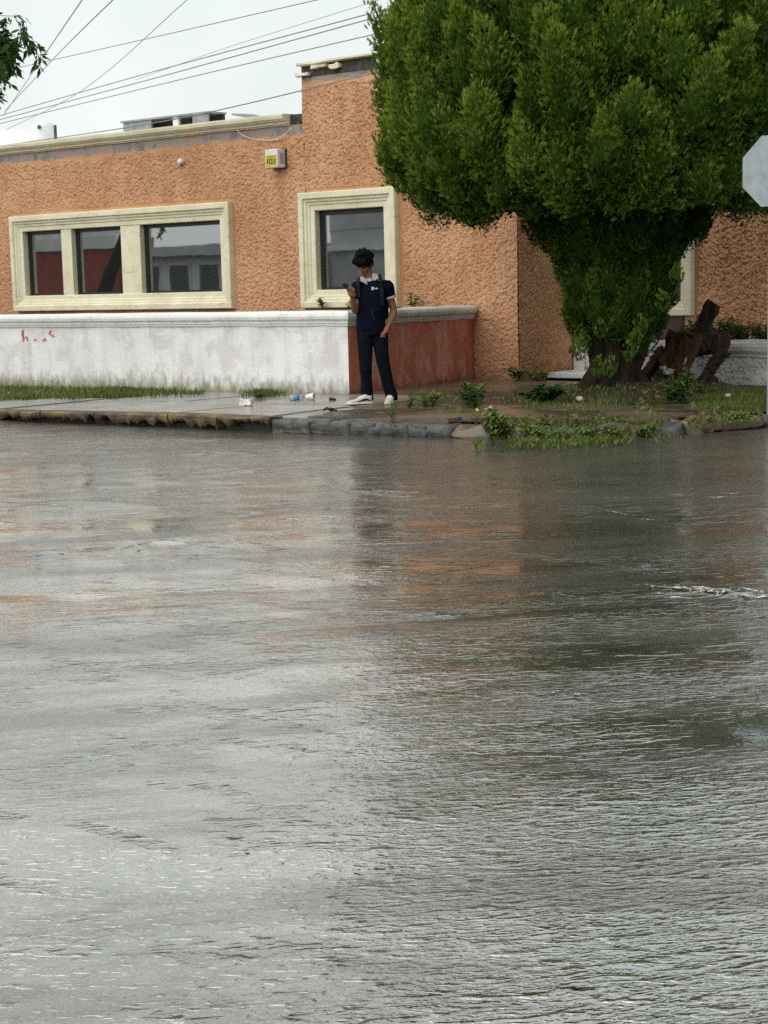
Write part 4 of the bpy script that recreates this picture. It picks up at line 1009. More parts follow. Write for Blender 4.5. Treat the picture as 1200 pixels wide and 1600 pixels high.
# ------------------------------------------------------------------ rooftop things
def roof_pt(px, py, v): return at_v(px, py, v)
RV = 7.0
q0 = roof_pt(-10, 214, RV); q1 = roof_pt(118, 214, RV)
rd = thing('roof_dome', 'low white domed roof bulge at the left above the parapet', 'roof dome', ((q0[0] + q1[0]) / 2 - .6, RV, 3.8))
bm = bmesh.new(); bmesh.ops.create_uvsphere(bm, u_segments=32, v_segments=16, radius=1)
hd = float(roof_pt(20, 203, RV)[2]) - 3.8; wd_ = float(q1[0] - q0[0]) * .5 + .55
for v in bm.verts: v.co = Vector((v.co.x * wd_, v.co.y * 1.3, max(v.co.z, 0) * hd))
from_bm('dome_shell', bm, M_roofw, rd, True)
q = roof_pt(68, 207, RV - .2); qs = 2560 / float((q - CAM) @ FW)
wt = thing('roof_tank', 'white rounded tank with a small dark opening on the roof', 'tank', (q[0], RV - .2, 3.82))
zt = float(roof_pt(68, 191, RV - .2)[2]) - 3.82; rt_ = 18 / qs
tube('tank_body', [(0, 0, -.02), (0, 0, zt - .1), (0, 0, zt - .03), (0, 0, zt)], [rt_, rt_, rt_ * .85, rt_ * .4], M_roofw, wt, 20)
tube('opening', [(.15, -rt_ + .02, zt - .12), (.15, -rt_ - .01, zt - .12)], .04, M_dark, wt, 8)
tube('vent_pipe', [(rt_ + .25, -.1, 0), (rt_ + .25, -.1, zt - .1)], .03, M_dark, wt, 8)
# sheet-metal air vent
VV = 5.2
a = roof_pt(193, 208, VV); b = roof_pt(330, 208, VV); tz = float(roof_pt(215, 187, VV)[2]); tzr = float(roof_pt(325, 186, VV)[2])
vb = thing('roof_vent', 'flat grey sheet-metal cooler box with dark open front on the roof', 'vent', (a[0], VV, 3.82)); Wd = float(b[0] - a[0]); hz = tz - 3.82
bm = bmesh.new(); bbox(bm, -.03, Wd, -.04, .4, hz - .03, hz); from_bm('top_sheet', bm, M_tin, vb)
bm = bmesh.new(); bbox(bm, 0, Wd * .33, 0, .04, .0, hz - .032); from_bm('front_panel', bm, M_tin, vb)
bm = bmesh.new(); bbox(bm, Wd * .58, Wd * .64, 0, .05, .0, hz - .033); from_bm('corner_post', bm, M_roofw, vb)
bm = bmesh.new(); bbox(bm, Wd * .8, Wd * .97, 0, .04, .0, hz - .034); from_bm('front_panel', bm, M_tin, vb)
bm = bmesh.new(); bbox(bm, .01, Wd - .02, .34, .38, .0, hz - .031); from_bm('back_panel', bm, M_dark, vb)
a = roof_pt(362, 177, 4.2); b = roof_pt(412, 183, 4.2)
bd_ = thing('roof_board', 'thin loose board tilted on the roof near the tall parapet', 'board', (a[0], 4.2, 3.82))
mesh('board', [(0, 0, a[2] - 3.82), (b[0] - a[0], -.1, b[2] - 3.82 - .02), (b[0] - a[0], .4, b[2] - 3.82 - .02), (0, .5, a[2] - 3.82 + .02), (0, 0, a[2] - 3.85), (b[0] - a[0], -.1, b[2] - 3.87), (b[0] - a[0], .4, b[2] - 3.87), (0, .5, a[2] - 3.83)], [(0, 1, 2, 3), (7, 6, 5, 4), (0, 4, 5, 1), (1, 5, 6, 2), (2, 6, 7, 3), (3, 7, 4, 0)], M_board, bd_)
bm = bmesh.new(); bbox(bm, .3, .4, 0, .1, -.02, max(.1, float(a[2]) - 3.9)); from_bm('prop', bm, M_board, bd_)

# ------------------------------------------------------------------ overhead wires, from a pole far down the street to poles near the camera
def wire(label, pl, dl, dr, r=.011, sag=.15):
    n = len(pl); P = []
    for i, (x, y) in enumerate(pl):
        t = i / (n - 1); inv = (1 / dl) * (1 - t) + (1 / dr) * t; P.append(at_d(x, y, 1 / inv))
    P = [P[0] + (P[0] - P[1]) * .35] + P + [P[-1] + (P[-1] - P[-2]) * .5]
    sp = spline(P, 40); r = r * .75
    return tag(tube('overhead_wire', sp, r, M_wire, None, 5), label, 'wire', 'overhead wires')
wire('topmost wire, sloping gently from the hanging leaves to the upper edge', [(45, 102), (250, 56), (495, 0)], 42, 26, .012)
wire('steep wire nearest the hanging leaves', [(14, 168), (60, 100), (128, 0)], 50, 22)
wire('steep wire, second from the hanging leaves', [(20, 160), (90, 85), (176, 0)], 50, 22)
wire('long diagonal wire crossing all the shallow ones', [(15, 200), (130, 140), (292, 0)], 46, 24, .008)
wire('faint thin wire above the double wire', [(240, 115), (350, 76), (560, 10)], 40, 26, .007)
wire('upper wire of the close double pair', [(30, 172), (240, 112), (628, 8)], 44, 25, .014)
wire('lower wire of the close double pair', [(0, 187), (250, 120), (628, 16)], 44, 25, .014)
wire('wire just below the double pair', [(25, 187), (300, 120), (622, 45)], 44, 25, .013)
wire('lowest wire, passing in front of the tall orange parapet', [(0, 228), (270, 187), (597, 111)], 30, 21.5, .011)

# ------------------------------------------------------------------ street trees at the left: one hangs into the frame, one shows only in the panes
def drooping_tree(label, x, y, lean, H_, crown_pts, seed, leaf=.2):
    root = thing('street_tree', label, 'tree', (x, y, .08)); rgp = np.random.default_rng(seed)
    top = np.array([lean[0], lean[1], H_ * .62]); v_, f_ = tube_vf(spline([(0, 0, -.05), (lean[0] * .45, lean[1] * .45, H_ * .3), top], 10), np.linspace(.2, .1, 10), 10, 0, True, .05)
    Pp, Dd, Ll, Tt = [], [], [], []
    for c in crown_pts:
        c = np.array(c) - np.array([x, y, .08]); mid = (top + c) / 2 + np.array([0, 0, .5]); s = spline([top, mid, c], 10); a, b = tube_vf(s, np.linspace(.06, .012, 10), 5, len(v_)); v_ += a; f_ += b
        for k in range(5):
            st = s[rgp.integers(7, 10)] + rgp.normal(0, .06, 3); ln = rgp.uniform(.2, .55); dr = rgp.normal(0, .10, 3); e = st + np.array([dr[0], dr[1], -ln]) 
            sp = spline([st, (st + e) / 2 + np.array([dr[0] * .6, dr[1] * .6, .08]), e], 8); a, b = tube_vf(sp, .004, 3, len(v_)); v_ += a; f_ += b
            for q in sp[1:]:
                for j in range(3):
                    Pp.append(q + rgp.normal(0, .02, 3)); d = np.array([rgp.normal(), rgp.normal(), -1.1]); Dd.append(d); Ll.append(leaf * rgp.uniform(.7, 1.3)); Tt.append(rgp.uniform(0, 1))
    mesh('trunk', v_, f_, M_bark, root, True)
    sprays('crown', np.array(Pp), np.array(Dd), np.array(Ll), np.array(Tt), M_willow, root, 3, seed, .5, .13, 0)
    return root
hp = [at_d(px, py, 20.5) for px, py in ((4, 20), (14, 48), (24, 62), (-2, 40), (-14, 20), (-25, 60), (-2, 90), (-20, 110), (-40, 30), (-60, 70), (8, 75), (-8, 120), (18, 55))]
drooping_tree('leafy branch hanging into the upper left corner', -6.2, -2.7, (1.3, -.2), 5.2, hp, 3)
hp = [(-12.4 + dx, -2.4 + dy, 3.0 + dz) for dx, dy, dz in ((0, 0, 0), (.8, .2, .3), (-.6, -.3, .6), (.4, .6, 1.2), (-1, .4, 1.4), (1.3, -.4, 1.1), (0, -.8, 1.8), (-2, 0, 1.5))]
drooping_tree('leaning dark tree trunk mirrored in the middle pane of the wide window', -15.2, -2.5, (2.3, .2), 5.4, hp, 4)

# ------------------------------------------------------------------ houses across the street, seen mirrored in the window panes
def house(name, label, u0, u1, v, h, m, extra):
    root = thing(name, label, 'house', ((u0 + u1) / 2, v, 0)); L0 = Vector(root.location)
    adopt(box('wall', u0, u1, v - (1.6 if h == 3.2 else 6), v, -.02, h, m), root); extra(root, u0, u1, v, h)
def red_x(r, u0, u1, v, h):
    adopt(box('band', u0 - .05, u1 + .05, v - .1, v + .15, 2.85, 3.25, M_whouse), r)
    adopt(box('upper_storey', u0 + .02, u1 - .02, v - 1.5, v - .02, 3.2, 4.6, M_whouse), r)
    for k in range(4):
        x = u0 + .8 + k * 2.5; f = adopt(box('window', x, x + 1.3, v - .02, v + .03, 3.5, 4.3, M_whouse), r); child_of_part(box('pane', x + .1, x + 1.2, v + .02, v + .045, 3.6, 4.2, M_pane_dark), f)
house('red_house', 'dark red house wall mirrored in the two left panes of the wide window', -37, -26.6, -14, 3.2, M_redhouse, red_x)
def white_x(r, u0, u1, v, h):
    adopt(box('eave', u0 - .1, u1 + .1, v - .2, v + .5, 2.5, 2.8, M_ghouse), r)
    for k in range(5):
        x = u0 + .4 + k * 1.3; f = adopt(box('window', x, x + .95, v - .02, v + .04, 1.0, 2.3, M_whouse), r); child_of_part(box('pane', x + .08, x + .87, v + .03, v + .055, 1.08, 2.22, M_pane_dark), f)
house('white_house', 'white house with dark windows mirrored in the right pane of the wide window', -26, -19.2, -14, 2.75, M_whouse, white_x)
def grey_x(r, u0, u1, v, h):
    adopt(box('ledge', u0 - .05, u1 + .05, v - .1, v + .2, 2.5, 2.65, M_whouse), r)
    for k in range(4): adopt(box('course_line', u0 + .01, u1 - .01, v - .02, v + .012, 3.1 + k * .6, 3.13 + k * .6, M_board), r)
house('grey_house', 'pale grey block wall mirrored in the single-pane window', -19, -10.5, -15.5, 5.6, M_ghouse, grey_x)

# ------------------------------------------------------------------ the person
from mathutils.bvhtree import BVHTree
pf_ = at_z(582, 632, .135); pzb = float(side_z(pf_[0], pf_[1])) - .0
person = thing('person', 'standing person in navy polo and dark jeans looking down at a phone', 'person', (pf_[0], pf_[1], pzb), YAW)
PROT = Matrix.Translation(Vector((pf_[0], pf_[1], pzb))) @ Matrix.Rotation(YAW, 4, 'Z')
def PX(x, y, Y=0): return Vector(((x - 582 + (632 - y) * .023) / 141, Y, (632 - y) / 141))
class Acc:
    def __init__(s): s.v = []; s.f = []
    def tube(s, pts, rad, seg=16, n=None):
        n = n or max(6, 3 * len(pts)); P = spline(pts, n); k = np.linspace(0, 1, len(rad)); q = np.linspace(0, 1, n)
        if hasattr(rad[0], '__len__'): rr = list(zip(np.interp(q, k, [a for a, b in rad]), np.interp(q, k, [b for a, b in rad])))
        else: rr = list(np.interp(q, k, rad))
        v, f = tube_vf(P, rr, seg, len(s.v)); s.v += v; s.f += f; return s
    def rings(s, rs, seg=28):           # horizontal elliptical rings (cx, cy, z, rx, ry, yaw)
        o = len(s.v)
        for cx, cy, z, rx, ry, yw in rs:
            for k in range(seg):
                a = 2 * math.pi * k / seg; x, y = rx * math.copysign(abs(math.cos(a)) ** .85, math.cos(a)), ry * math.copysign(abs(math.sin(a)) ** .85, math.sin(a))
                s.v.append(Vector((cx + x * math.cos(yw) - y * math.sin(yw), cy + x * math.sin(yw) + y * math.cos(yw), z)))
        for i in range(len(rs) - 1):
            for k in range(seg):
                a = o + i * seg + k; b = o + i * seg + (k + 1) % seg; s.f.append((a, b, b + seg, a + seg))
        s.f.append(tuple(o + k for k in range(seg))[::-1]); s.f.append(tuple(o + (len(rs) - 1) * seg + k for k in range(seg))); return s
    def ball(s, c, M3, seg=16):
        o = len(s.v); bm = bmesh.new(); bmesh.ops.create_uvsphere(bm, u_segments=seg, v_segments=seg // 2 + 2, radius=1); bm.verts.ensure_lookup_table()
        for v in bm.verts: s.v.append(Vector(c) + M3 @ v.co)
        for f in bm.faces: s.f.append(tuple(o + v.index for v in f.verts))
        bm.free(); return s
def remeshed(name, acc, vox, m, parent, wr=0, wsc=9, smooth_it=2, wz=1.0):
    t = mesh('tmp', acc.v, acc.f, m); md = t.modifiers.new('r', 'REMESH'); md.mode = 'VOXEL'; md.voxel_size = vox
    sm = t.modifiers.new('s', 'SMOOTH'); sm.factor = .5; sm.iterations = smooth_it
    dg = bpy.context.evaluated_depsgraph_get(); me = bpy.data.meshes.new_from_object(t.evaluated_get(dg)); me.name = name
    bpy.data.objects.remove(t)
    if wr:
        n = len(me.vertices); co = np.empty(n * 3, np.float32); me.vertices.foreach_get('co', co); co = co.reshape(-1, 3); no = np.empty(n * 3, np.float32); me.vertices.foreach_get('normal', no); no = no.reshape(-1, 3)
        q = co * np.array([1, 1, wz]); h = 1 - 2 * np.abs(n3(q, wsc, 2)) + .4 * n3(q, wsc * 2.5, 3)
        co = co + no * (wr * h)[:, None]; me.vertices.foreach_set('co', co.astype(np.float32).ravel())
    me.polygons.foreach_set('use_smooth', np.ones(len(me.polygons), dtype=bool)); me.materials.clear(); me.materials.append(m); me.update()
    o = bpy.data.objects.new(name, me); link(o, parent); return o
# key joints
TYAW = -.30
shR, elR, haR = Vector((-.140, -.02, 1.295)), Vector((-.165, -.03, 1.035)), Vector((-.192, -.225, 1.20))
shL, elL, wrL = Vector((.190, .03, 1.295)), Vector((.262, .075, 1.03)), Vector((.188, -.035, .86))
hpR, knR, anR = Vector((-.070, .0, .84)), Vector((-.066, -.035, .46)), Vector((-.058, .03, .07))
hpL, knL, anL = Vector((.085, .0, .84)), Vector((.135, -.04, .46)), Vector((.207, .03, .07))
hc = Vector((-.055, -.045, 1.545))                                   # head centre
hf = Vector((-.44, -.72, -.58)).normalized(); hu = Vector((-.14, -.45, .88)); hu = (hu - hf * hu.dot(hf)).normalized(); hr = hf.cross(hu)
HM = Matrix((hr, hf, hu)).transposed()                               # head axes: right, forward, up
def HP(x, y, z): return hc + HM @ Vector((x, y, z))
A = Acc()
A.rings([(0, 0, .78, .12, .085, TYAW), (0, 0, .95, .13, .09, TYAW), (.01, 0, 1.12, .135, .095, TYAW), (.02, .01, 1.26, .14, .09, TYAW), (.02, .02, 1.33, .10, .07, TYAW), (.01, .02, 1.37, .06, .055, TYAW)])
A.tube([(.012, .03, 1.30), (-.0, .012, 1.40), (-.028, -.01, 1.48)], [.068, .054, .056])
# head: skull, face, jaw, nose, ears, brows, lips
A.ball(HP(0, -.018, .03), HM @ Matrix.Diagonal((.077, .094, .088)), 20)
A.ball(HP(0, .018, -.03), HM @ Matrix.Diagonal((.064, .072, .092)), 20)
A.ball(HP(0, .045, -.092), HM @ Matrix.Diagonal((.036, .034, .028)), 14)
A.tube([HP(0, .088, .012), HP(0, .104, -.018), HP(0, .112, -.034)], [.009, .011, .014], 8); A.ball(HP(0, .094, -.038), HM @ Matrix.Diagonal((.019, .012, .009)), 10)
A.ball(HP(0, .083, -.066), HM @ Matrix.Diagonal((.024, .012, .009)), 10)
for s in (-1, 1):
    A.ball(HP(s * .078, -.01, -.008), HM @ Matrix.Diagonal((.012, .022, .034)), 12); A.ball(HP(s * .032, .080, .026), HM @ Matrix.Diagonal((.022, .010, .007)), 10)
    A.ball(HP(s * .042, .062, -.02), HM @ Matrix.Diagonal((.02, .02, .018)), 10)
# arms
A.tube([shR, shR.lerp(elR, .5), elR], [.052, .045, .038]); A.tube([elR, elR.lerp(haR, .35) + Vector((-.004, -.006, -.006)), haR], [.038, .039, .025])
A.tube([shL, shL.lerp(elL, .5), elL], [.052, .046, .040]); A.tube([elL, elL.lerp(wrL, .35) + Vector((.006, 0, 0)), wrL], [.040, .041, .026])
# phone axes: screen towards the face
pc = Vector((-.212, -.285, 1.275)); pn = (HP(0, .09, .01) - pc).normalized(); pl = Vector((-.62, -.35, .45)); pl = (pl - pn * pl.dot(pn)).normalized(); pw = pn.cross(pl)
# right hand: palm behind the phone, four fingers curling round one long edge, thumb on the other
def PP(a, b, c): return pc + pw * a + pl * b + pn * c                # width, length, towards face
palm0 = PP(.0, -.055, -.035)
A.tube([haR, haR.lerp(palm0, .6), palm0, PP(-.0, -.01, -.024)], [(.026, .022), (.034, .022), (.042, .017), (.038, .013)], 14)
for k, (b, ln) in enumerate(((.035, .9), (.014, 1.0), (-.008, .96), (-.03, .8))):
    A.tube([PP(.012, b - .012, -.026), PP(.038, b, -.024), PP(.047, b + .002, -.008), PP(.043, b + .003, .010), PP(.043 - .018 * ln, b + .003, .014)], [.0095, .009, .0085, .008, .0075], 8, 14)
A.tube([PP(-.02, -.05, -.03), PP(-.043, -.03, -.016), PP(-.049, -.004, .002), PP(-.04, .016, .013), PP(-.026, .03, .014)], [.013, .012, .0105, .0095, .008], 8, 14)
# left hand: palm and thumb show, fingers sunk in the pocket
h2 = Vector((.142, -.078, .785))
A.tube([wrL, wrL.lerp(h2, .45), h2], [(.026, .022), (.036, .019), (.036, .016)], 14)
for k in range(4):
    t = (k - 1.5) * .019; A.tube([h2 + Vector((t * .6, -abs(t) * .1, .015)), h2 + Vector((t * .7 - .012, t * .3, -.035)), h2 + Vector((t * .7 - .026, t * .3 + .006, -.075 + abs(k - 1.4) * .008))], [.0095, .009, .0075], 8)
A.tube([wrL + Vector((-.018, -.02, -.03)), wrL + Vector((-.04, -.04, -.06)), wrL + Vector((-.05, -.055, -.095))], [.013, .011, .0085], 8)
# legs inside the jeans
for a, b, c in ((hpR, knR, anR), (hpL, knL, anL)):
    A.tube([a, a.lerp(b, .5), b], [.085, .075, .054]); A.tube([b, b.lerp(c, .3) + Vector((0, .012, 0)), c], [.054, .055, .036]); A.tube([c, c + Vector((0, 0, -.03))], [.036, .034])
body = remeshed('body', A, .0048, M_skin, person, 0, 9, 2)
# eyes and brows
for s in (-1, 1):
    e = Acc(); e.ball(HP(s * .031, .082, .004), HM @ Matrix.Diagonal((.013, .006, .0045)), 10); mesh('eyelid', e.v, e.f, M_hair, person, True)
    e = Acc(); e.tube([HP(s * .013, .092, .024), HP(s * .032, .091, .031), HP(s * .05, .076, .026)], [.004, .0055, .0035], 6); mesh('eyebrow', e.v, e.f, M_hair, person, True)
# hair: thick mop with a heavy fringe
Hh = Acc(); Hh.ball(HP(0, -.03, .058), HM @ Matrix.Diagonal((.096, .104, .088)), 20); Hh.ball(HP(0, .044, .074), HM @ Matrix.Diagonal((.074, .050, .048)), 14); Hh.ball(HP(0, -.066, -.012), HM @ Matrix.Diagonal((.076, .05, .088)), 14)
for k in range(46):
    a = R_.uniform(0, 2 * math.pi); el = R_.uniform(.0, 1.3); x, y, z = math.cos(el) * math.cos(a), math.cos(el) * math.sin(a), math.sin(el)
    if y > .3 and el < .5: continue
    p = (x * .085, -.03 + y * .1, .06 + z * .078); t = R_.uniform(.02, .036)
    Hh.tube([HP(*p), HP(p[0] * 1.16, -.03 + y * .118, .06 + z * .1 + .006), HP(p[0] * 1.2 + R_.uniform(-.02, .02), -.03 + y * .125 + t * .5, .06 + z * .098 - .018)], [.018, .015, .006], 6)
for k in range(13):
    s = (k / 12 - .5) * 2; Hh.tube([HP(s * .06, .05, .108), HP(s * .074, .082, .078), HP(s * .072 + R_.uniform(-.008, .008),   .091 - .03 * abs(s), .022 + R_.uniform(-.022, .02))], [.022, .018, .006], 6)
for s in (-1, 1): Hh.tube([HP(s * .078, .0, .06), HP(s * .084, .012, .03), HP(s * .08, .016, -.014)], [.024, .018, .006], 6); Hh.tube([HP(s * .076, -.035, .04), HP(s * .084, -.035, .0), HP(s * .074, -.04, -.045)], [.028, .02, .008], 6); Hh.tube([HP(s * .066, .03, .06), HP(s * .078, .045, .03), HP(s * .074, .052, .004)], [.022, .015, .005], 6)
hair = remeshed('hair', Hh, .006, M_hair, person, .003, 45, 3)
# shirt
Sh = Acc(); Sh.rings([(-.005, 0, .825, .158, .118, TYAW), (-.004, 0, .87, .160, .12, TYAW), (0, 0, .97, .158, .117, TYAW), (.008, 0, 1.10, .163, .12, TYAW), (.018, .01, 1.22, .172, .122, TYAW), (.022, .015, 1.29, .168, .108, TYAW), (.02, .02, 1.335, .122, .085, TYAW), (.012, .022, 1.365, .078, .066, TYAW)])
Sh.tube([shR + Vector((.03, 0, .0)), shR, shR.lerp(elR, .35), shR.lerp(elR, .5)], [.066, .072, .066, .064]); Sh.tube([shL + Vector((-.03, 0, .0)), shL, shL.lerp(elL, .3), shL.lerp(elL, .42)], [.068, .074, .068, .066])
shirt = remeshed('polo_shirt', Sh, .0085, M_shirt, person, .007, 7, 3, .55)
cu = shL.lerp(elL, .425); cdir = (elL - shL).normalized()
V_, F_ = tube_vf([cu - cdir * .012, cu + cdir * .016], [.0685, .0675], 24); mesh('sleeve_band', V_, F_, M_collar, shirt, True)
# jeans
J = Acc(); J.rings([(0, 0, .77, .148, .106, TYAW * .6), (0, 0, .84, .147, .108, TYAW), (0, 0, .875, .145, .106, TYAW)])
for a, b, c in ((hpR, knR, anR), (hpL, knL, anL)):
    J.tube([a, a.lerp(b, .35), b, b.lerp(c, .6), c + Vector((0, -.002, .03)), c + Vector((0, -.01, -.02))], [.092, .086, .066, .062, .068, .071])
jeans = remeshed('jeans', J, .0085, M_jean, person, .0075, 8, 3, .6)
# collar and details laid on the shirt
dgx = bpy.context.evaluated_depsgraph_get(); bv = BVHTree.FromObject(shirt, dgx); bvj = BVHTree.FromObject(jeans, dgx)
me_ = shirt.data; bv = BVHTree.FromPolygons([v.co[:] for v in me_.vertices], [p.vertices[:] for p in me_.polygons]); bvj = BVHTree.FromPolygons([v.co[:] for v in jeans.data.vertices], [p.vertices[:] for p in jeans.data.polygons])
def on_shirt(x, y, lift=.006, bvh=None, dflt=-.09):
    q = PX(x, y); h = (bvh or bv).ray_cast(Vector((q.x, -1, q.z)), Vector((0, 1, 0)))
    q.y = (h[0].y if h[0] else dflt) - lift; return q
def flap(name, pp, m, parent, lift, th=.005, ys=None):
    P = [on_shirt(x, y, lift) for x, y in pp]
    if ys: 
        for p, yy in zip(P, ys): 
            if yy is not None: p.y = yy
    n = len(P); B = [p + Vector((0, th, 0)) for p in P]
    return mesh(name, P + B, [tuple(range(n)), tuple(range(n, 2 * n))[::-1]] + [(i, n + i, n + (i + 1) % n, (i + 1) % n) for i in range(n)], m, parent)
co_ = Acc(); co_.tube([(.012, .03, 1.335), (.004, .018, 1.395)], [.076, .07], 20); V_, F_ = tube_vf([(.010, .026, 1.345), (.006, .022, 1.372), (.004, .02, 1.398)], [(.082, .078), (.078, .074), (.07, .066)], 22, 0, False)
mesh('collar_band', V_, F_, M_collar, shirt, True)
flap('collar_flap', [(563.5, 433), (563.5, 439), (574.5, 446), (573, 439), (568, 433.5)], M_collar, shirt, .010, ys=[-.04, None, None, -.075, -.05])
flap('collar_flap', [(582.5, 428), (590, 430), (591, 435), (585, 440), (581, 434)], M_collar, shirt, .010, ys=[-.045, -.05, None, None, -.07])
flap('chest_badge', [(580.5, 449), (584.5, 449), (584.5, 454), (580.5, 454)], M_logo, shirt, .004, .003); flap('chest_badge', [(585.5, 450.6), (590.5, 450.8), (590.5, 452.8), (585.5, 452.6)], M_logo, shirt, .004, .003)
flap('shirt_stripe', [(580.5, 484), (582, 484), (585, 500), (583, 500)], M_strap, shirt, .006, .003)
# shoes
def shoe(px, ang, name='shoe'):
    Lh = .285; fwd = Vector((math.sin(ang), -math.cos(ang), 0)); rt = Vector((math.cos(ang), math.sin(ang), 0))
    def ring(t, w, zb, zt, seg=14):
        out = []
        for k in range(seg):
            a = 2 * math.pi * k / seg; c, s = math.cos(a), math.sin(a)
            out.append(px + fwd * (t * Lh) + rt * (w * math.copysign(abs(c) ** .7, c)) + Vector((0, 0, (zb + zt) / 2 + (zt - zb) / 2 * math.copysign(abs(s) ** .8, s))))
        return out
    def loft(name, rs, m, parent):
        V = []; n = 14
        for r in rs: V += ring(*r)
        F = [(i * n + k, i * n + (k + 1) % n, (i + 1) * n + (k + 1) % n, (i + 1) * n + k) for i in range(len(rs) - 1) for k in range(n)] + [tuple(range(n))[::-1], tuple((len(rs) - 1) * n + k for k in range(n))]
        return mesh(name, V, F, m, parent, True)
    up = loft(name, [(-.01, .02, .03, .06), (.02, .036, .025, .098), (.16, .040, .025, .105), (.3, .042, .025, .108), (.45, .044, .024, .088), (.65, .048, .022, .066), (.85, .046, .022, .052), (.97, .03, .024, .042), (1.0, .01, .026, .034)], M_shoe, person)
    loft('sole', [(-.02, .02, .004, .03), (.02, .040, .0, .034), (.3, .044, .0, .034), (.65, .052, .0, .034), (.88, .049, .002, .034), (1.0, .034, .006, .032), (1.03, .012, .01, .028)], M_sole, up)
    loft('tread', [(.0, .034, -.004, .008), (.3, .04, -.004, .008), (.65, .048, -.004, .008), (.9, .042, -.004, .008)], M_shoeb, up)
    loft('side_panel', [(.1, .0415, .036, .05), (.24, .0435, .036, .082), (.38, .0465, .034, .076), (.5, .0485, .034, .056), (.62, .0505, .034, .046)], M_shoeb, up); loft('heel_patch', [(-.03, .018, .034, .07), (.0, .034, .034, .092), (.05, .0405, .034, .094)], M_shoeb, up)
    loft('tongue', [(.22, .028, .07, .118), (.36, .03, .07, .108), (.52, .03, .06, .086), (.6, .024, .056, .074)], M_sole, up)
    return up
shoe(anR + Vector((.055, -.035, -.066)), -1.32); shoe(anL + Vector((.002, .05, -.066)), -.12)
# backpack worn on the back, phone in the hand: things of their own
bp = thing('backpack', 'black backpack worn by the person with grey straps over the polo', 'backpack', person.location, YAW)
Bg = Acc(); Bg.rings([(.055, .19, .93, .12, .05, TYAW), (.055, .2, .97, .15, .08, TYAW), (.06, .2, 1.12, .155, .085, TYAW), (.06, .19, 1.27, .145, .075, TYAW), (.055, .175, 1.335, .1, .045, TYAW)])
remeshed('bag', Bg, .012, M_bag, bp, .006, 8, 3)
def strap(pl_, w):
    L_, F_ = [], []
    for i, (x, y) in enumerate(pl_):
        for s in (-1, 1): L_.append(on_shirt(x + s * w, y, .011))
    for i in range(len(pl_)):
        for s in (0, 1): L_.append(L_[2 * i + s] + Vector((0, .008, 0)))
    n = len(pl_)
    for i in range(n - 1):
        a = 2 * i; b = 2 * n + 2 * i; F_ += [(a, a + 1, a + 3, a + 2), (b + 2, b + 3, b + 1, b), (a, a + 2, b + 2, b), (a + 3, a + 1, b + 1, b + 3)]
    return mesh('strap', L_, F_, M_strap, bp)
strap([(592.5, 429.5), (594.5, 436), (596, 446), (596.5, 456), (596.5, 466), (597, 478)], 2.6); strap([(561, 434), (560, 439), (559.5, 446), (560, 455), (561, 464)], 2.2)
ph = thing('smartphone', 'black smartphone held up in the hand of the person', 'phone', person.location, YAW)
bm = bmesh.new(); bbox(bm, -.036, .036, -.075, .075, -.004, .004, .003)
PM = Matrix(((pw.x, pl.x, pn.x, pc.x), (pw.y, pl.y, pn.y, pc.y), (pw.z, pl.z, pn.z, pc.z), (0, 0, 0, 1)))
for v in bm.verts: v.co = PM @ (v.co + Vector((0, .025, 0)))
from_bm('case', bm, M_phone, ph)
mesh('screen', [PM @ Vector(q) for q in ((-.032, -.045, .0047), (.032, -.045, .0047), (.032, .095, .0047), (-.032, .095, .0047))], [(0, 1, 2, 3)], M_screen, ph)

# ------------------------------------------------------------------ litter on the pavement
b0 = at_z(466, 626, .13); b0[2] = float(side_z(b0[0], b0[1])) + .034
bt = thing('plastic_bottle', 'clear plastic bottle with a blue label lying on the pavement by the white wall', 'bottle', b0, YAW + .15)
V_, F_ = tube_vf([(-.1, 0, 0), (-.095, 0, 0), (-.04, 0, 0), (0, 0, 0), (.035, 0, 0), (.065, 0, 0), (.08, 0, 0), (.1, 0, 0)], [.02, .034, .034, .031, .034, .026, .013, .013], 14); mesh('bottle_body', V_, F_, M_bottle, bt, True)
tube('bottle_label', [(-.05, 0, 0), (.012, 0, 0)], .0352, M_blue, bt, 14); tube('bottle_cap', [(.092, 0, 0), (.112, 0, 0)], .016, M_paper, bt, 12)
b1 = b0 + np.array([.1, .06, .0])
bt2 = thing('plastic_cup', 'crumpled clear plastic cup lying right behind the bottle', 'cup', b1, YAW - .4)
V_, F_ = tube_vf([(-.02, 0, 0), (.03, 0, .004), (.08, 0, .008)], [.032, .037, .042], 12, 0, False, .12); mesh('cup_wall', V_, F_, M_paper, bt2)
p0 = at_z(385, 635, .13); p0[2] = float(side_z(p0[0], p0[1])) + .035
tag(rough_block('paper_scrap', p0, (.11, .075, .05), M_paper, None, .5, .035, 3, 5, .2, 14), 'crumpled white paper on the pavement left of the bottle', 'paper')
for i, (px, py, s, lb) in enumerate(((516, 641, .13, 'larger dark dead leaf on the wet pavement left of the shoes'), (519, 624, .06, 'smaller dark dead leaf on the wet pavement left of the shoes'), (763, 640, .08, 'pale crumpled scrap beside the leafy weed'), (745, 642, .04, 'small yellow leaf below the leafy weed'))):
    p = at_z(px, py, .15); p[2] = (soil_z(p[0], p[1]) if p[0] > 1.9 and i > 1 else float(side_z(p[0], p[1]))) + .016
    tag(rough_block('dead_leaf' if i != 2 else 'paper_scrap', p, (s, s * .6, .02), (M_brownleaf, M_brownleaf, M_rock, M_yellow)[i], None, i * .8, .022, 3, 30 + i, .5, 22), lb, 'leaf' if i != 2 else 'scrap')

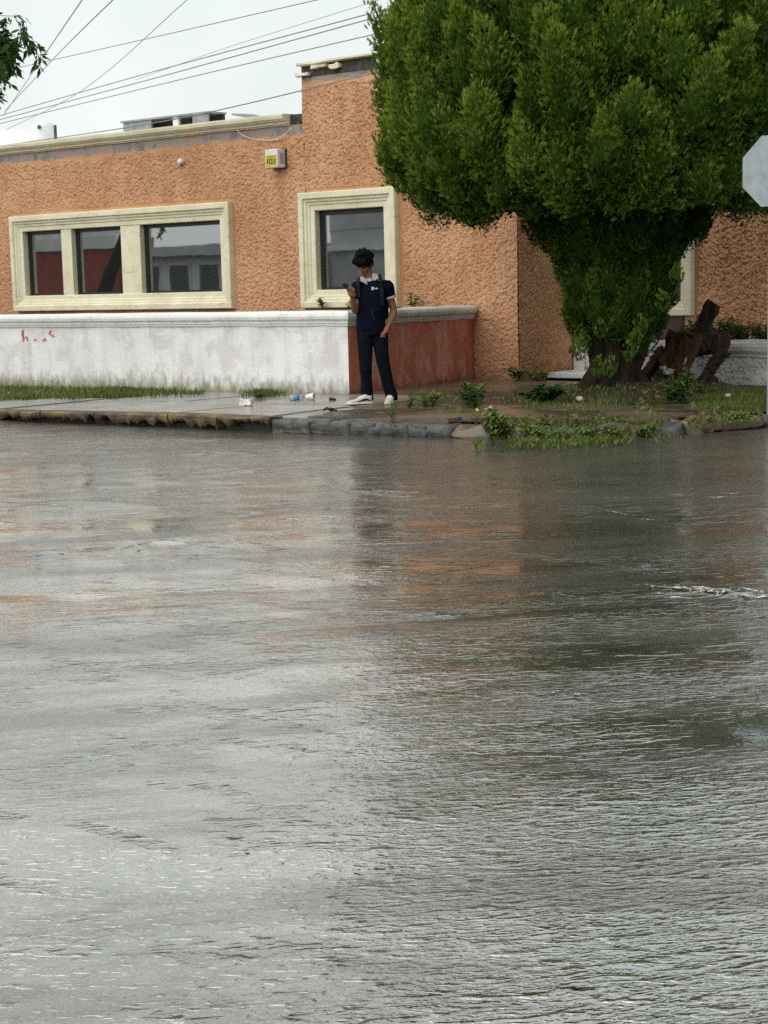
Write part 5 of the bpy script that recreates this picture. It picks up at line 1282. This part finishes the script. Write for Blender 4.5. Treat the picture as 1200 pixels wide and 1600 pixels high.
# ------------------------------------------------------------------ white ribbons: foamy patches, and sky glints painted along the wave crests
rgf = np.random.default_rng(9); FVs, FFs = [], []
def water_z(x, y): return float(WCZ[min(max(int(round((x - WX0) / .065)), 0), WCZ.shape[0] - 1), min(max(int(round((y - WY0) / .065)), 0), WCZ.shape[1] - 1)])
def foam_glint_line(px0, py0, px1, py1, n, spread, wd):
    for i in range(n):
        t0 = rgf.uniform(0, .85); t1 = min(1, t0 + rgf.uniform(.06, .3)); m = 14; dy = rgf.normal(0, spread); w0 = wd * rgf.uniform(.3, 1.); ph = rgf.uniform(0, 50)
        o = len(FVs)
        for k in range(m):
            u = k / (m - 1); t = t0 + (t1 - t0) * u; q = at_z(px0 + (px1 - px0) * t, py0 + (py1 - py0) * t + dy + 1.5 * float(n2(t * 14 + ph, 1, 70)), .004)
            w_ = w0 * math.sin(math.pi * u) * max(.08, .6 + .8 * float(n2(u * 9 + ph, 2, 71))); zb = water_z(q[0], q[1]) + .0015
            FVs.append((q[0] + FW[0] * w_, q[1] + FW[1] * w_, zb)); FVs.append((q[0] - FW[0] * w_, q[1] - FW[1] * w_, zb))
        for k in range(m - 1): FFs.append((o + 2 * k, o + 2 * k + 1, o + 2 * k + 3, o + 2 * k + 2))
foam_glint_line(1012, 926, 1225, 931, 26, 3.0, .030); foam_glint_line(1000, 912, 1110, 924, 5, 3, .015); foam_glint_line(520, 766, 698, 777, 9, .8, .022); foam_glint_line(845, 1084, 930, 1092, 6, 2.5, .009)
foam_glint_line(915, 796, 1040, 817, 6, 1.2, .012); foam_glint_line(930, 780, 1190, 768, 7, 4, .012); foam_glint_line(185, 868, 300, 838, 6, 1.5, .014); foam_glint_line(425, 812, 520, 806, 5, 1, .014); foam_glint_line(0, 796, 120, 790, 5, 1.5, .014); foam_glint_line(0, 870, 160, 862, 5, 3, .012)
tag(mesh('foam_glint', FVs, FFs, M_foam_glint, None, True), 'thin white foamy streaks and painted sky glints on the flooded street', 'foam_glint', kind='stuff')
